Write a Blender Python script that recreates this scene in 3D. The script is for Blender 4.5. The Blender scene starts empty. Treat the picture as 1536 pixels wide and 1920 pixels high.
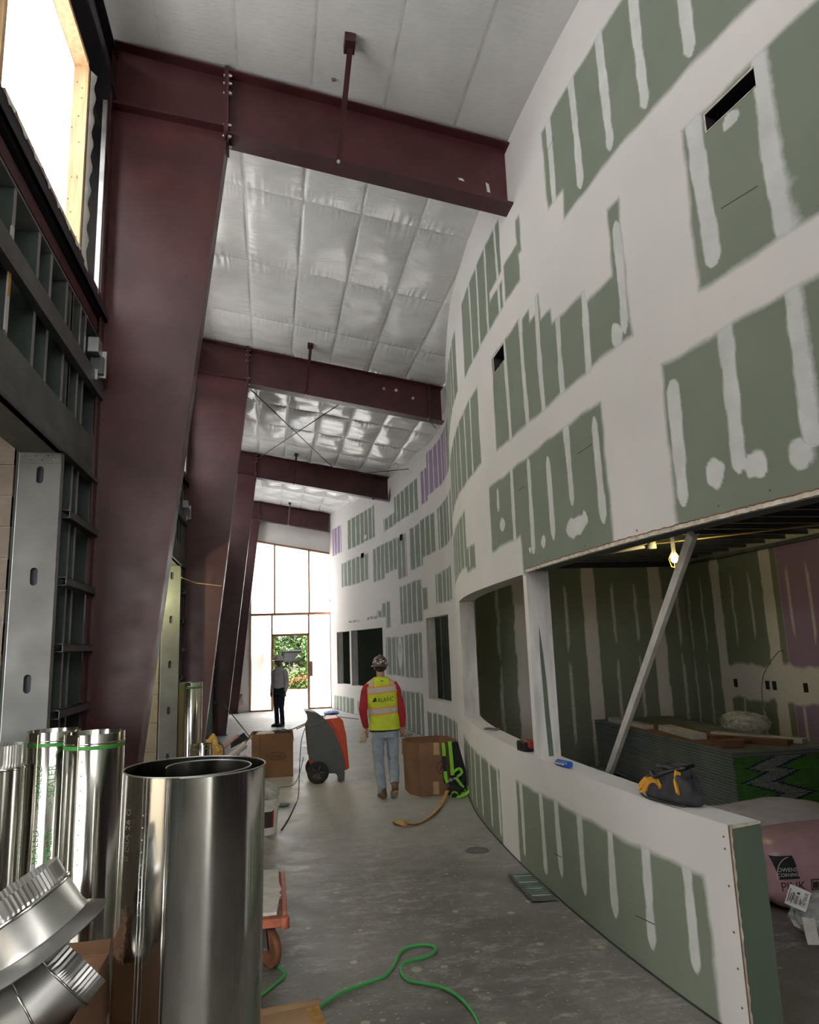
import bpy, bmesh, math, random
import numpy as np
from mathutils import Vector, Matrix
from mathutils.bvhtree import BVHTree

SC = bpy.context.scene
COL = SC.collection

# ------------------------------------------------------------------ camera
def camera_axes(pitch, yaw, roll):
    r = np.array([1, 0, 0.]); d = np.array([0, 0, -1.]); w = np.array([0, 1., 0])
    c, s = math.cos(yaw), math.sin(yaw)
    rz = np.array([[c, s, 0], [-s, c, 0], [0, 0, 1]])
    r, d, w = rz @ r, rz @ d, rz @ w
    c, s = math.cos(pitch), math.sin(pitch)
    w, d = c * w - s * d, c * d + s * w
    c, s = math.cos(roll), math.sin(roll)
    r, d = c * r + s * d, c * d - s * r
    return r, d, w
_r, _d, _w = camera_axes(.1848, .1948, .0355)
cam = bpy.data.objects.new('camera', bpy.data.cameras.new('camera'))
COL.objects.link(cam)
cam.data.sensor_fit = 'HORIZONTAL'
cam.data.sensor_width = 36.0
cam.data.lens = 1342.75 / 1536 * 36.0
cam.data.clip_start = 0.05
cam.data.clip_end = 400
cam.matrix_world = Matrix(((_r[0], -_d[0], -_w[0], 0), (_r[1], -_d[1], -_w[1], 0), (_r[2], -_d[2], -_w[2], 2.0), (0, 0, 0, 1)))
SC.camera = cam

# ------------------------------------------------------------------ sky, sun, exposure
W = bpy.data.worlds.new('sky'); SC.world = W; W.use_nodes = True
wn = W.node_tree
wn.nodes['Background'].inputs[0].default_value = (1.0, 0.985, 0.965, 1)
wn.nodes['Background'].inputs[1].default_value = 8.0
sun = bpy.data.objects.new('sun', bpy.data.lights.new('sun', 'SUN')); COL.objects.link(sun)
sun.data.energy = 3.0; sun.data.angle = math.radians(18); sun.data.color = (1.0, 0.96, 0.9)
sun.rotation_euler = Vector((-0.25, -1.0, -1.15)).to_track_quat('-Z', 'Y').to_euler()
SC.view_settings.view_transform = 'Standard'
SC.view_settings.look = 'None'
SC.view_settings.gamma = 1.0
SC.view_settings.use_curve_mapping = False
SC.view_settings.exposure = 0.55
try:
    SC.cycles.use_denoising = True
    SC.cycles.max_bounces = 10
    SC.cycles.diffuse_bounces = 6
    SC.cycles.glossy_bounces = 8
    SC.cycles.transmission_bounces = 6
    SC.cycles.sample_clamp_indirect = 6.0
except Exception:
    pass

# ------------------------------------------------------------------ materials
MATS = {}
def new_mat(name):
    m = bpy.data.materials.new(name); m.use_nodes = True
    MATS[name] = m
    nt = m.node_tree
    return m, nt, nt.nodes['Principled BSDF']
def nd(nt, t, **kw):
    n = nt.nodes.new(t)
    for k, v in kw.items():
        if hasattr(n, k): setattr(n, k, v)
        else: n.inputs[k].default_value = v
    return n
def mixc(nt, fac, a, b):
    n = nt.nodes.new('ShaderNodeMix'); n.data_type = 'RGBA'
    L = nt.links
    for idx, v in ((0, fac), (6, a), (7, b)):
        if isinstance(v, (int, float)): n.inputs[idx].default_value = v
        elif isinstance(v, tuple): n.inputs[idx].default_value = (*v[:3], 1)
        else: L.new(v, n.inputs[idx])
    return n.outputs[2]
def ramp(nt, src, stops):
    n = nt.nodes.new('ShaderNodeValToRGB')
    e = n.color_ramp.elements
    while len(e) < len(stops): e.new(0.5)
    for i, (p, c) in enumerate(stops):
        e[i].position = p
        e[i].color = (c, c, c, 1) if isinstance(c, (int, float)) else (*c, 1)
    nt.links.new(src, n.inputs[0])
    return n.outputs[0]
def mapr(nt, src, a, b, c, d):
    n = nt.nodes.new('ShaderNodeMapRange'); n.clamp = True
    for i, v in enumerate((a, b, c, d)): n.inputs[i + 1].default_value = v
    nt.links.new(src, n.inputs[0])
    return n.outputs[0]
def coords(nt, scale=(1, 1, 1), kind='Object'):
    tc = nt.nodes.new('ShaderNodeTexCoord'); mp = nt.nodes.new('ShaderNodeMapping')
    mp.inputs['Scale'].default_value = scale
    nt.links.new(tc.outputs[kind], mp.inputs[0])
    return mp.outputs[0]
def noise(nt, vec, scale, detail=3, rough=.55):
    n = nt.nodes.new('ShaderNodeTexNoise')
    n.inputs['Scale'].default_value = scale; n.inputs['Detail'].default_value = detail; n.inputs['Roughness'].default_value = rough
    nt.links.new(vec, n.inputs['Vector'])
    return n.outputs[0]
def math_n(nt, op, a, b=None):
    n = nt.nodes.new('ShaderNodeMath'); n.operation = op
    for i, v in enumerate((a, b)):
        if v is None: continue
        if isinstance(v, (int, float)): n.inputs[i].default_value = v
        else: nt.links.new(v, n.inputs[i])
    return n.outputs[0]
def bump(nt, bs, h, strength=.2, dist=.01):
    b = nt.nodes.new('ShaderNodeBump')
    b.inputs['Strength'].default_value = strength; b.inputs['Distance'].default_value = dist
    nt.links.new(h, b.inputs['Height']); nt.links.new(b.outputs[0], bs.inputs['Normal'])
def simple(name, col, rough=.6, metal=0., var=.12, scale=6., spec=.5, bmp=0., bscale=40., stretch=(1, 1, 1), rvar=0.):
    m, nt, bs = new_mat(name)
    v = coords(nt, stretch)
    n = noise(nt, v, scale)
    lo = tuple(max(0, c * (1 - var)) for c in col); hi = tuple(min(1, c * (1 + var)) for c in col)
    nt.links.new(ramp(nt, n, [(.3, lo), (.7, hi)]), bs.inputs['Base Color'])
    bs.inputs['Metallic'].default_value = metal
    bs.inputs['Roughness'].default_value = rough
    bs.inputs['Specular IOR Level'].default_value = spec
    if rvar:
        nt.links.new(mapr(nt, noise(nt, v, scale * 1.7), .3, .7, rough - rvar, rough + rvar), bs.inputs['Roughness'])
    if bmp: bump(nt, bs, noise(nt, v, bscale), bmp)
    return m

simple('steel_primer', (.060, .0150, .0165), .42, 0, .35, 2.2, .5, .03, 60, rvar=.08)
simple('steel_primer_dark', (.045, .022, .028), .45, 0, .3, 3)
simple('dark_girt', (.028, .028, .036), .45, 0, .2, 4)
simple('bolt_zinc', (.55, .55, .52), .35, .8)
simple('galv_stud', (.42, .43, .43), .38, .75, .2, 5, rvar=.08)
simple('galv_dark', (.13, .135, .14), .42, .6, .2, 5)
simple('galv_jamb', (.125, .13, .125), .5, .3, .2, 2.5, rvar=.06)
simple('sheathing', (.045, .06, .055), .75, 0, .35, 2)
simple('membrane', (.018, .018, .03), .6, 0, .2, 3)
simple('wood', (.72, .46, .25), .6, 0, .22, 4, stretch=(8, 8, .8))
simple('wood_knot', (.22, .12, .06), .6)
simple('wood_brown', (.32, .17, .10), .6, 0, .2, 4)
simple('mud_white', (.74, .72, .69), .75, 0, .04, 2)
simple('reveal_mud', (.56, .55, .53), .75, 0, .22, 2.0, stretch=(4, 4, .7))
simple('paper_edge', (.62, .55, .45), .85, 0, .3, 18)
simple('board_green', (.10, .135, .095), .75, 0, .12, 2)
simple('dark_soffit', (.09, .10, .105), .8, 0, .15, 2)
simple('joist', (.11, .12, .13), .45, .5, .2, 4)
simple('pipe_white', (.62, .62, .50), .45)
simple('cardboard', (.215, .11, .058), .8, 0, .15, 3, bmp=.05, bscale=80)
simple('cardboard_light', (.46, .29, .16), .8, 0, .15, 3)
simple('print_dark', (.05, .035, .03), .7)
simple('print_green', (.05, .26, .04), .5)
simple('print_black', (.012, .012, .014), .6)
simple('print_white', (.7, .7, .68), .6)
simple('black_plastic', (.012, .012, .013), .4)
simple('rubber', (.02, .02, .02), .7)
simple('grey_plastic', (.085, .09, .10), .42, 0, .1, 4)
simple('orange_plastic', (.62, .085, .03), .4, 0, .1, 4)
simple('rust_orange', (.45, .13, .07), .6, 0, .35, 12)
simple('rust_brown', (.20, .075, .035), .7, 0, .35, 12)
simple('plaster_board', (.55, .52, .48), .8, 0, .15, 8)
simple('bucket_white', (.70, .68, .64), .5, 0, .12, 8)
simple('clear_film', (.62, .64, .62), .25, 0, .1, 9)
simple('cord_green', (.06, .42, .10), .45)
simple('lime', (.25, .62, .04), .55)
simple('harness_black', (.015, .016, .018), .8)
simple('strap_tan', (.50, .28, .08), .75, 0, .3, 20)
simple('skin', (.42, .24, .17), .55, 0, .12, 12)
simple('skin_dark', (.20, .11, .08), .55, 0, .12, 12)
simple('hair', (.03, .022, .02), .7)
simple('jeans', (.29, .35, .40), .85, 0, .22, 9, bmp=.15, bscale=30)
simple('jeans_navy', (.02, .028, .06), .85, 0, .2, 9)
simple('red_knit', (.38, .02, .03), .85, 0, .15, 9, bmp=.1, bscale=30)
simple('grey_shirt', (.62, .60, .64), .85, 0, .1, 9)
simple('boot', (.13, .07, .045), .7, 0, .3, 20)
simple('boot_sole', (.40, .33, .24), .8)
simple('shoe_dark', (.03, .028, .028), .6)
simple('hat_maroon', (.11, .06, .06), .35, 0, .5, 22)
simple('hat_white', (.72, .73, .75), .35)
simple('sticker', (.62, .60, .58), .5, 0, .5, 55)
simple('reflective', (.50, .48, .42), .4, .1)
simple('hi_vis_orange', (.85, .28, .06), .7)
simple('glove_tan', (.60, .50, .32), .85, 0, .2, 30)
simple('tool_red', (.32, .03, .03), .45)
simple('blue_pack', (.02, .10, .42), .4)
simple('bag_black', (.035, .035, .038), .8, 0, .4, 14)
simple('bag_yellow', (.60, .28, .03), .75, 0, .2, 14)
simple('insul_yellow', (.62, .42, .14), .95, 0, .4, 30, bmp=.4, bscale=50)
simple('pink_film', (.50, .30, .32), .35, 0, .15, 5)
simple('wrap_white', (.55, .50, .50), .4, 0, .15, 5)
simple('blue_tarp', (.10, .18, .5), .5)
simple('paint_green', (.12, .30, .20), .7, 0, .3, 14)
simple('rag_green', (.25, .36, .27), .8)
simple('tile_mud', (.12, .13, .11), .8, 0, .3, 8)
simple('leaf', (.055, .115, .016), .6, 0, .5, 3)
simple('leaf_dark', (.025, .06, .012), .6, 0, .5, 3)
simple('flower_orange', (.22, .085, .015), .7, 0, .3, 8)
simple('trailer_dark', (.010, .010, .014), .7)
simple('bark', (.10, .06, .04), .9)
simple('lamp_base', (.5, .5, .46), .5)
simple('wire_yellow', (.65, .5, .2), .5)
simple('stack_grey', (.20, .225, .215), .8, 0, .25, 3, stretch=(1, 1, 30))
simple('stack_grey2', (.12, .14, .13), .85, 0, .25, 3, stretch=(1, 1, 30))
simple('stack_green', (.06, .21, .03), .7, 0, .3, 6)
simple('stack_print', (.23, .25, .22), .7, 0, .3, 30)
simple('stack_blue', (.012, .018, .06), .6)
simple('paper_white', (.58, .56, .52), .8, 0, .15, 12)
simple('earth', (.135, .105, .065), .95, 0, .35, 1.2, bmp=.5, bscale=4)

def m_ceiling():
    m, nt, bs = new_mat('vinyl_insulation')
    v = coords(nt)
    n = noise(nt, v, 2.5)
    nt.links.new(ramp(nt, n, [(.3, (.70, .70, .69)), (.7, (.80, .80, .79))]), bs.inputs['Base Color'])
    bs.inputs['Roughness'].default_value = .23
    bs.inputs['Specular IOR Level'].default_value = .8
    v2 = coords(nt, (1, 3.5, 1))
    bump(nt, bs, noise(nt, v2, 9, 4, .6), .22, .02)
m_ceiling()
simple('vinyl_tape', (.66, .66, .65), .45)

def m_drywall():
    m, nt, bs = new_mat('drywall')
    at = nt.nodes.new('ShaderNodeAttribute'); at.attribute_name = 'mask'
    sp = nt.nodes.new('ShaderNodeSeparateColor'); nt.links.new(at.outputs['Color'], sp.inputs[0])
    v = coords(nt)
    mud = ramp(nt, noise(nt, v, .9, 4), [(.25, (.70, .675, .65)), (.75, (.79, .75, .715))])
    fresh = ramp(nt, noise(nt, v, 5, 4), [(.3, (.62, .625, .605)), (.7, (.74, .74, .715))])
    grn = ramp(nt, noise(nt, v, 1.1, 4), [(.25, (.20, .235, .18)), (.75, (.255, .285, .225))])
    pur = ramp(nt, noise(nt, v, 1.1, 4), [(.25, (.30, .20, .33)), (.75, (.37, .26, .40))])
    e = noise(nt, v, 24, 4, .7)
    def edge(src, k=.35):
        a = math_n(nt, 'MULTIPLY', math_n(nt, 'SUBTRACT', e, .5), k)
        return mapr(nt, math_n(nt, 'ADD', src, a), .18, .82, 0, 1)
    c = mixc(nt, edge(sp.outputs[0], .3), mud, grn)
    c = mixc(nt, edge(sp.outputs[1], .3), c, pur)
    c = mixc(nt, math_n(nt, 'MULTIPLY', edge(sp.outputs[2], .6), .95), c, fresh)
    nt.links.new(c, bs.inputs['Base Color'])
    bs.inputs['Roughness'].default_value = .8
    bs.inputs['Specular IOR Level'].default_value = .25
m_drywall()

def m_floor():
    m, nt, bs = new_mat('concrete_floor')
    v = coords(nt)
    big = noise(nt, v, .55, 5, .6); mid = noise(nt, v, 3.2, 6, .65); fine = noise(nt, v, 38, 3, .6)
    base = mixc(nt, mapr(nt, big, .35, .65, 0, 1), (.10, .091, .083), (.25, .23, .21))
    base = mixc(nt, mapr(nt, mid, .42, .7, 0, .6), base, (.30, .285, .27))
    # drywall dust and window glare painted paler over the far half, in drifts
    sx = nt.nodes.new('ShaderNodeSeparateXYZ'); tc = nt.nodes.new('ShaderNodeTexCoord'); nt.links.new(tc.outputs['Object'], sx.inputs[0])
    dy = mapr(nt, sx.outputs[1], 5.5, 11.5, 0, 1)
    dust_glare = mapr(nt, math_n(nt, 'ADD', math_n(nt, 'MULTIPLY', mid, .5), math_n(nt, 'MULTIPLY', dy, .75)), .36, .9, 0, .95)
    base = mixc(nt, dust_glare, base, (.55, .54, .52))
    # scraped smears of compound
    sv = coords(nt, (1.0, 2.0, 1))
    gate = mapr(nt, noise(nt, v, .9, 3), .36, .58, 0, 1)
    sm = math_n(nt, 'MULTIPLY', mapr(nt, noise(nt, sv, 4.0, 9, .8), .50, .63, 0, .9), gate)
    base = mixc(nt, sm, base, (.50, .475, .44))
    dk = mapr(nt, noise(nt, v, 1.7, 6, .7), .55, .75, 0, .6)
    base = mixc(nt, dk, base, (.075, .07, .066))
    # droplets of compound and paint
    vo = nt.nodes.new('ShaderNodeTexVoronoi'); vo.inputs['Scale'].default_value = 5.5; nt.links.new(v, vo.inputs['Vector'])
    wob = math_n(nt, 'ADD', vo.outputs['Distance'], math_n(nt, 'MULTIPLY', mid, .16))
    sc_ = nt.nodes.new('ShaderNodeSeparateColor'); nt.links.new(vo.outputs['Color'], sc_.inputs[0])
    rad = math_n(nt, 'MULTIPLY', sc_.outputs[0], .16)
    sp = math_n(nt, 'MULTIPLY', mapr(nt, math_n(nt, 'SUBTRACT', wob, rad), .135, .10, 0, 1), math_n(nt, 'GREATER_THAN', sc_.outputs[1], .55))
    base = mixc(nt, math_n(nt, 'MULTIPLY', sp, .75), base, (.56, .52, .40))
    v3 = nt.nodes.new('ShaderNodeTexVoronoi'); v3.inputs['Scale'].default_value = 17; nt.links.new(v, v3.inputs['Vector'])
    sp3 = mapr(nt, math_n(nt, 'ADD', v3.outputs['Distance'], math_n(nt, 'MULTIPLY', big, .22)), .24, .19, 0, .8)
    base = mixc(nt, sp3, base, (.6, .58, .54))
    base = mixc(nt, mapr(nt, fine, .35, .7, 0, .25), base, (.07, .066, .064))
    nt.links.new(base, bs.inputs['Base Color'])
    nt.links.new(mapr(nt, mid, .3, .7, .34, .6), bs.inputs['Roughness'])
    bs.inputs['Specular IOR Level'].default_value = .5
    bump(nt, bs, mid, .06, .01)
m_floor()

def m_duct():
    m, nt, bs = new_mat('galvanised_duct')
    v = coords(nt, (1, 1, .35))
    vo = nt.nodes.new('ShaderNodeTexVoronoi'); vo.inputs['Scale'].default_value = 90; nt.links.new(coords(nt), vo.inputs['Vector'])
    c = ramp(nt, noise(nt, v, 7, 4), [(.3, (.46, .455, .42)), (.7, (.62, .615, .57))])
    c = mixc(nt, math_n(nt, 'MULTIPLY', vo.outputs['Distance'], .25), c, (.45, .45, .43))
    nt.links.new(c, bs.inputs['Base Color'])
    bs.inputs['Metallic'].default_value = 1.0
    nt.links.new(mapr(nt, noise(nt, v, 5, 4), .3, .7, .09, .22), bs.inputs['Roughness'])
    bump(nt, bs, noise(nt, coords(nt, (1, 1, .12)), 14, 3), .05, .01)
m_duct()
simple('duct_matte', (.46, .46, .44), .36, .9, .12, 6, rvar=.06)

def m_plastic():
    m, nt, bs = new_mat('poly_sheet')
    v = coords(nt)
    out = nt.nodes['Material Output']
    tr = nt.nodes.new('ShaderNodeBsdfTranslucent'); df = nt.nodes.new('ShaderNodeBsdfDiffuse'); gl = nt.nodes.new('ShaderNodeBsdfGlossy')
    tr.inputs[0].default_value = (.82, .85, .88, 1); df.inputs[0].default_value = (.8, .8, .8, 1); gl.inputs['Roughness'].default_value = .3
    mp = coords(nt, (1, 1, 1))
    rot = nt.nodes.new('ShaderNodeMapping'); rot.inputs['Rotation'].default_value = (.6, .7, .3); rot.inputs['Scale'].default_value = (1, 5, 14)
    tc = nt.nodes.new('ShaderNodeTexCoord'); nt.links.new(tc.outputs['Object'], rot.inputs[0])
    wr = noise(nt, rot.outputs[0], 1.6, 4, .6)
    b = nt.nodes.new('ShaderNodeBump'); b.inputs['Strength'].default_value = .6; b.inputs['Distance'].default_value = .03
    nt.links.new(wr, b.inputs['Height'])
    for n in (tr, df, gl): nt.links.new(b.outputs[0], n.inputs['Normal'])
    m1 = nt.nodes.new('ShaderNodeMixShader'); m1.inputs[0].default_value = .15
    m2 = nt.nodes.new('ShaderNodeMixShader'); m2.inputs[0].default_value = .05
    nt.links.new(tr.outputs[0], m1.inputs[1]); nt.links.new(df.outputs[0], m1.inputs[2])
    nt.links.new(m1.outputs[0], m2.inputs[1]); nt.links.new(gl.outputs[0], m2.inputs[2])
    nt.links.new(m2.outputs[0], out.inputs[0])
m_plastic()
def m_film():
    m, nt, bs = new_mat('clear_bag')
    out = nt.nodes['Material Output']
    tp = nt.nodes.new('ShaderNodeBsdfTransparent')
    bs.inputs['Base Color'].default_value = (.6, .62, .6, 1); bs.inputs['Roughness'].default_value = .2
    mx = nt.nodes.new('ShaderNodeMixShader')
    n = noise(nt, coords(nt), 7, 3)
    nt.links.new(mapr(nt, n, .3, .7, .25, .7), mx.inputs[0])
    nt.links.new(tp.outputs[0], mx.inputs[1]); nt.links.new(bs.outputs[0], mx.inputs[2])
    nt.links.new(mx.outputs[0], out.inputs[0])
    bump(nt, bs, n, .5, .03)
m_film()
def m_emit(name, col, st):
    m, nt, bs = new_mat(name)
    bs.inputs['Base Color'].default_value = (*col, 1)
    bs.inputs['Emission Color'].default_value = (*col, 1); bs.inputs['Emission Strength'].default_value = st
m_emit('bulb_glow', (1.0, .80, .32), 30)
m_emit('bulb_glow_far', (1.0, .9, .55), 8)
def m_block():
    m, nt, bs = new_mat('concrete_block')
    v = coords(nt)
    c = ramp(nt, noise(nt, v, 4, 4), [(.3, (.24, .20, .165)), (.7, (.34, .29, .24))])
    nt.links.new(c, bs.inputs['Base Color']); bs.inputs['Roughness'].default_value = .95
    bump(nt, bs, noise(nt, v, 45, 4, .7), .6, .01)
m_block()
simple('mortar', (.36, .34, .30), .95, 0, .1, 20)
def m_vest():
    m, nt, bs = new_mat('hi_vis_vest')
    tc = nt.nodes.new('ShaderNodeTexCoord')
    v = tc.outputs['Object']
    sx = nt.nodes.new('ShaderNodeSeparateXYZ'); nt.links.new(v, sx.inputs[0])
    yel = ramp(nt, noise(nt, v, 9), [(.3, (.48, .58, .02)), (.7, (.62, .72, .05))])
    zz = math_n(nt, 'SUBTRACT', sx.outputs[2], math_n(nt, 'MULTIPLY', sx.outputs[0], .07))
    def band(src, lo, hi):
        return math_n(nt, 'MULTIPLY', math_n(nt, 'GREATER_THAN', src, lo), math_n(nt, 'LESS_THAN', src, hi))
    ax = math_n(nt, 'ABSOLUTE', math_n(nt, 'SUBTRACT', sx.outputs[0], .02))
    up = math_n(nt, 'GREATER_THAN', zz, 1.45)
    c = mixc(nt, math_n(nt, 'MULTIPLY', up, band(ax, .105, .19)), yel, (.85, .28, .06))
    c = mixc(nt, math_n(nt, 'MULTIPLY', up, band(ax, .12, .175)), c, (.50, .47, .42))
    for z in (1.43, 1.155):
        c = mixc(nt, band(zz, z - .05, z + .05), c, (.85, .28, .06))
        c = mixc(nt, band(zz, z - .034, z + .034), c, (.50, .47, .42))
    c = mixc(nt, math_n(nt, 'LESS_THAN', sx.outputs[2], .905), c, (.015, .015, .015))
    nt.links.new(c, bs.inputs['Base Color']); bs.inputs['Roughness'].default_value = .75
    bump(nt, bs, noise(nt, v, 14, 2), .35, .02)
m_vest()

# ------------------------------------------------------------------ mesh helpers
class MB:
    """collects vertices and faces of one mesh"""
    def __init__(s): s.v = []; s.f = []
    def add(s, vs, fs):
        o = len(s.v); s.v += [tuple(map(float, p)) for p in vs]; s.f += [tuple(i + o for i in f) for f in fs]; return s
    def box(s, x0, x1, y0, y1, z0, z1):
        return s.add([(x0, y0, z0), (x1, y0, z0), (x1, y1, z0), (x0, y1, z0), (x0, y0, z1), (x1, y0, z1), (x1, y1, z1), (x0, y1, z1)],
                     [(0, 3, 2, 1), (4, 5, 6, 7), (0, 1, 5, 4), (1, 2, 6, 5), (2, 3, 7, 6), (3, 0, 4, 7)])
    def hexa(s, p):     # 8 points: bottom 4 ccw, top 4 ccw
        return s.add(p, [(0, 3, 2, 1), (4, 5, 6, 7), (0, 1, 5, 4), (1, 2, 6, 5), (2, 3, 7, 6), (3, 0, 4, 7)])
    def prism(s, poly, axis, a, b):
        """extrude a 2-D polygon along axis from a to b"""
        n = len(poly)
        def mk(p, t):
            if axis == 'x': return (t, p[0], p[1])
            if axis == 'y': return (p[0], t, p[1])
            return (p[0], p[1], t)
        vs = [mk(p, a) for p in poly] + [mk(p, b) for p in poly]
        fs = [tuple(range(n))[::-1], tuple(range(n, 2 * n))] + [(i, (i + 1) % n, n + (i + 1) % n, n + i) for i in range(n)]
        return s.add(vs, fs)
    def bar(s, a, b, w, h, up=(0, 0, 1)):
        a = Vector(a); b = Vector(b); d = (b - a).normalized(); u = Vector(up)
        r = d.cross(u)
        if r.length < 1e-5: r = d.cross(Vector((1, 0, 0)))
        r.normalize(); u = r.cross(d).normalized()
        r *= w / 2; u *= h / 2
        return s.hexa([a - r - u, a + r - u, b + r - u, b - r - u, a - r + u, a + r + u, b + r + u, b - r + u])
    def tube(s, pts, rad, n=10, cap=True, ref=(0, 0, 1)):
        """round or oval tube; rad a number, list of numbers or list of (a, b)"""
        pts = [Vector(p) for p in pts]; k = len(pts)
        if not isinstance(rad, (list, tuple)): rad = [rad] * k
        vs = []; fs = []
        for i, p in enumerate(pts):
            d = (pts[min(i + 1, k - 1)] - pts[max(i - 1, 0)]).normalized()
            if i == 0:
                rf = Vector(ref)
                if abs(d.dot(rf)) > .9: rf = Vector((0, 1, 0)) if abs(d.y) < .9 else Vector((1, 0, 0))
                x = rf.cross(d).normalized()
            else: x = (x - d * x.dot(d)).normalized()
            y = d.cross(x).normalized()
            ra, rb = rad[i] if isinstance(rad[i], (list, tuple)) else (rad[i], rad[i])
            for j in range(n):
                t = 2 * math.pi * j / n
                vs.append(p + x * (ra * math.cos(t)) + y * (rb * math.sin(t)))
        for i in range(k - 1):
            for j in range(n):
                fs.append((i * n + j, i * n + (j + 1) % n, (i + 1) * n + (j + 1) % n, (i + 1) * n + j))
        if cap: fs += [tuple(range(n))[::-1], tuple(range((k - 1) * n, k * n))]
        return s.add(vs, fs)
    def lathe(s, prof, n=32, o=(0, 0, 0), a0=0., a1=2 * math.pi, closed=True):
        """profile of (radius, z) turned about z"""
        k = len(prof); m = n if closed else n + 1
        vs = [(o[0] + r * math.cos(a0 + (a1 - a0) * j / n), o[1] + r * math.sin(a0 + (a1 - a0) * j / n), o[2] + z) for r, z in prof for j in range(m)]
        fs = []
        for i in range(k - 1):
            for j in range(n):
                j2 = (j + 1) % m
                fs.append((i * m + j, i * m + j2, (i + 1) * m + j2, (i + 1) * m + j))
        return s.add(vs, fs)
    def ball(s, c, r, n=14, m=9):
        rx, ry, rz = r if isinstance(r, (tuple, list)) else (r, r, r)
        vs = []; fs = []
        for i in range(m + 1):
            ph = math.pi * i / m
            for j in range(n):
                t = 2 * math.pi * j / n
                vs.append((c[0] + rx * math.sin(ph) * math.cos(t), c[1] + ry * math.sin(ph) * math.sin(t), c[2] + rz * math.cos(ph)))
        for i in range(m):
            for j in range(n): fs.append((i * n + j, (i + 1) * n + j, (i + 1) * n + (j + 1) % n, i * n + (j + 1) % n))
        return s.add(vs, fs)
    def xf(s, M):
        s.v = [tuple(M @ Vector(p)) for p in s.v]; return s
    def mesh(s, name, smooth=False):
        me = bpy.data.meshes.new(name); me.from_pydata(s.v, [], s.f); me.update()
        bm = bmesh.new(); bm.from_mesh(me); bmesh.ops.remove_doubles(bm, verts=bm.verts, dist=1e-6)
        bmesh.ops.recalc_face_normals(bm, faces=bm.faces); bm.to_mesh(me); bm.free()
        if smooth: me.shade_smooth()
        return me
def link(name, me, mat, parent=None, smooth=None):
    o = bpy.data.objects.new(name, me); COL.objects.link(o)
    if mat and not me.materials: me.materials.append(MATS[mat])
    if parent is not None: o.parent = parent
    return o
def obj(name, mb, mat, parent=None, smooth=False, bevel=0., angle=None):
    me = mb.mesh(name, smooth)
    o = link(name, me, mat, parent)
    if smooth and angle is not None:
        try: me.set_sharp_from_angle(angle=math.radians(angle))
        except Exception: pass
    if bevel:
        b = o.modifiers.new('bevel', 'BEVEL'); b.width = bevel; b.segments = 2; b.limit_method = 'ANGLE'
    return o
def tag(o, label=None, cat=None, group=None, kind=None):
    if label: o['label'] = label
    if cat: o['category'] = cat
    if group: o['group'] = group
    if kind: o['kind'] = kind
    return o
def thing(name, loc=(0, 0, 0), rz=0., label=None, cat=None, group=None, kind=None):
    o = bpy.data.objects.new(name, None); COL.objects.link(o)
    o.empty_display_size = .1; o.location = loc; o.rotation_euler = (0, 0, rz)
    return tag(o, label, cat, group, kind)
def copy_tree(o, parent=None):
    c = o.copy(); COL.objects.link(c); c.parent = parent
    for ch in list(o.children): copy_tree(ch, c)
    return c
def text_data(s, size, align='CENTER', extrude=0.):
    cu = bpy.data.curves.new('lettering', 'FONT'); cu.body = s; cu.size = size; cu.align_x = align; cu.align_y = 'CENTER'; cu.resolution_u = 3
    t = bpy.data.objects.new('lettering', cu); COL.objects.link(t)
    bpy.context.view_layer.update()
    dg = bpy.context.evaluated_depsgraph_get()
    me = bpy.data.meshes.new_from_object(t.evaluated_get(dg))
    vs = [tuple(v.co) for v in me.vertices]; fs = [tuple(p.vertices) for p in me.polygons]
    bpy.data.objects.remove(t); bpy.data.curves.remove(cu); bpy.data.meshes.remove(me)
    return vs, fs
def flat_mesh(vs, fs, name):
    me = bpy.data.meshes.new(name); me.from_pydata(vs, [], fs); me.update(); return me
def text_obj(name, s, size, fn, mat, parent, align='CENTER'):
    """lettering whose flat (u, v) points are placed by fn"""
    vs, fs = text_data(s, size, align)
    return link(name, flat_mesh([fn(p[0], p[1]) for p in vs], fs, name), mat, parent)
rnd = random.Random(7)
def roof(x): return 7.2 - .173 * (x + .39)
# ================================================================== SETTING
# ---------------------------------------------------------------- floor and ground
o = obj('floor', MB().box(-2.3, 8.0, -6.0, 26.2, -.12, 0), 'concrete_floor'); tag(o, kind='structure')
def ground():
    n = 60; L = 90.; vs = []; fs = []
    for j in range(n + 1):
        for i in range(n + 1):
            x = -L + 2 * L * i / n; y = -L + 2 * L * j / n
            z = -.13 + (.05 * math.sin(x * .9) * math.cos(y * .7) if abs(x) > 12 or y > 27 or y < -8 else 0)
            if y > 29: z += min(1.9, (y - 29) * .075)
            vs.append((x, y, z))
    for j in range(n):
        for i in range(n): a = j * (n + 1) + i; fs.append((a, a + 1, a + n + 2, a + n + 1))
    return MB().add(vs, fs)
o = obj('ground', ground(), 'earth', smooth=True); tag(o, 'bare sunlit earth outside the far doorway', 'ground', kind='structure')

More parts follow.
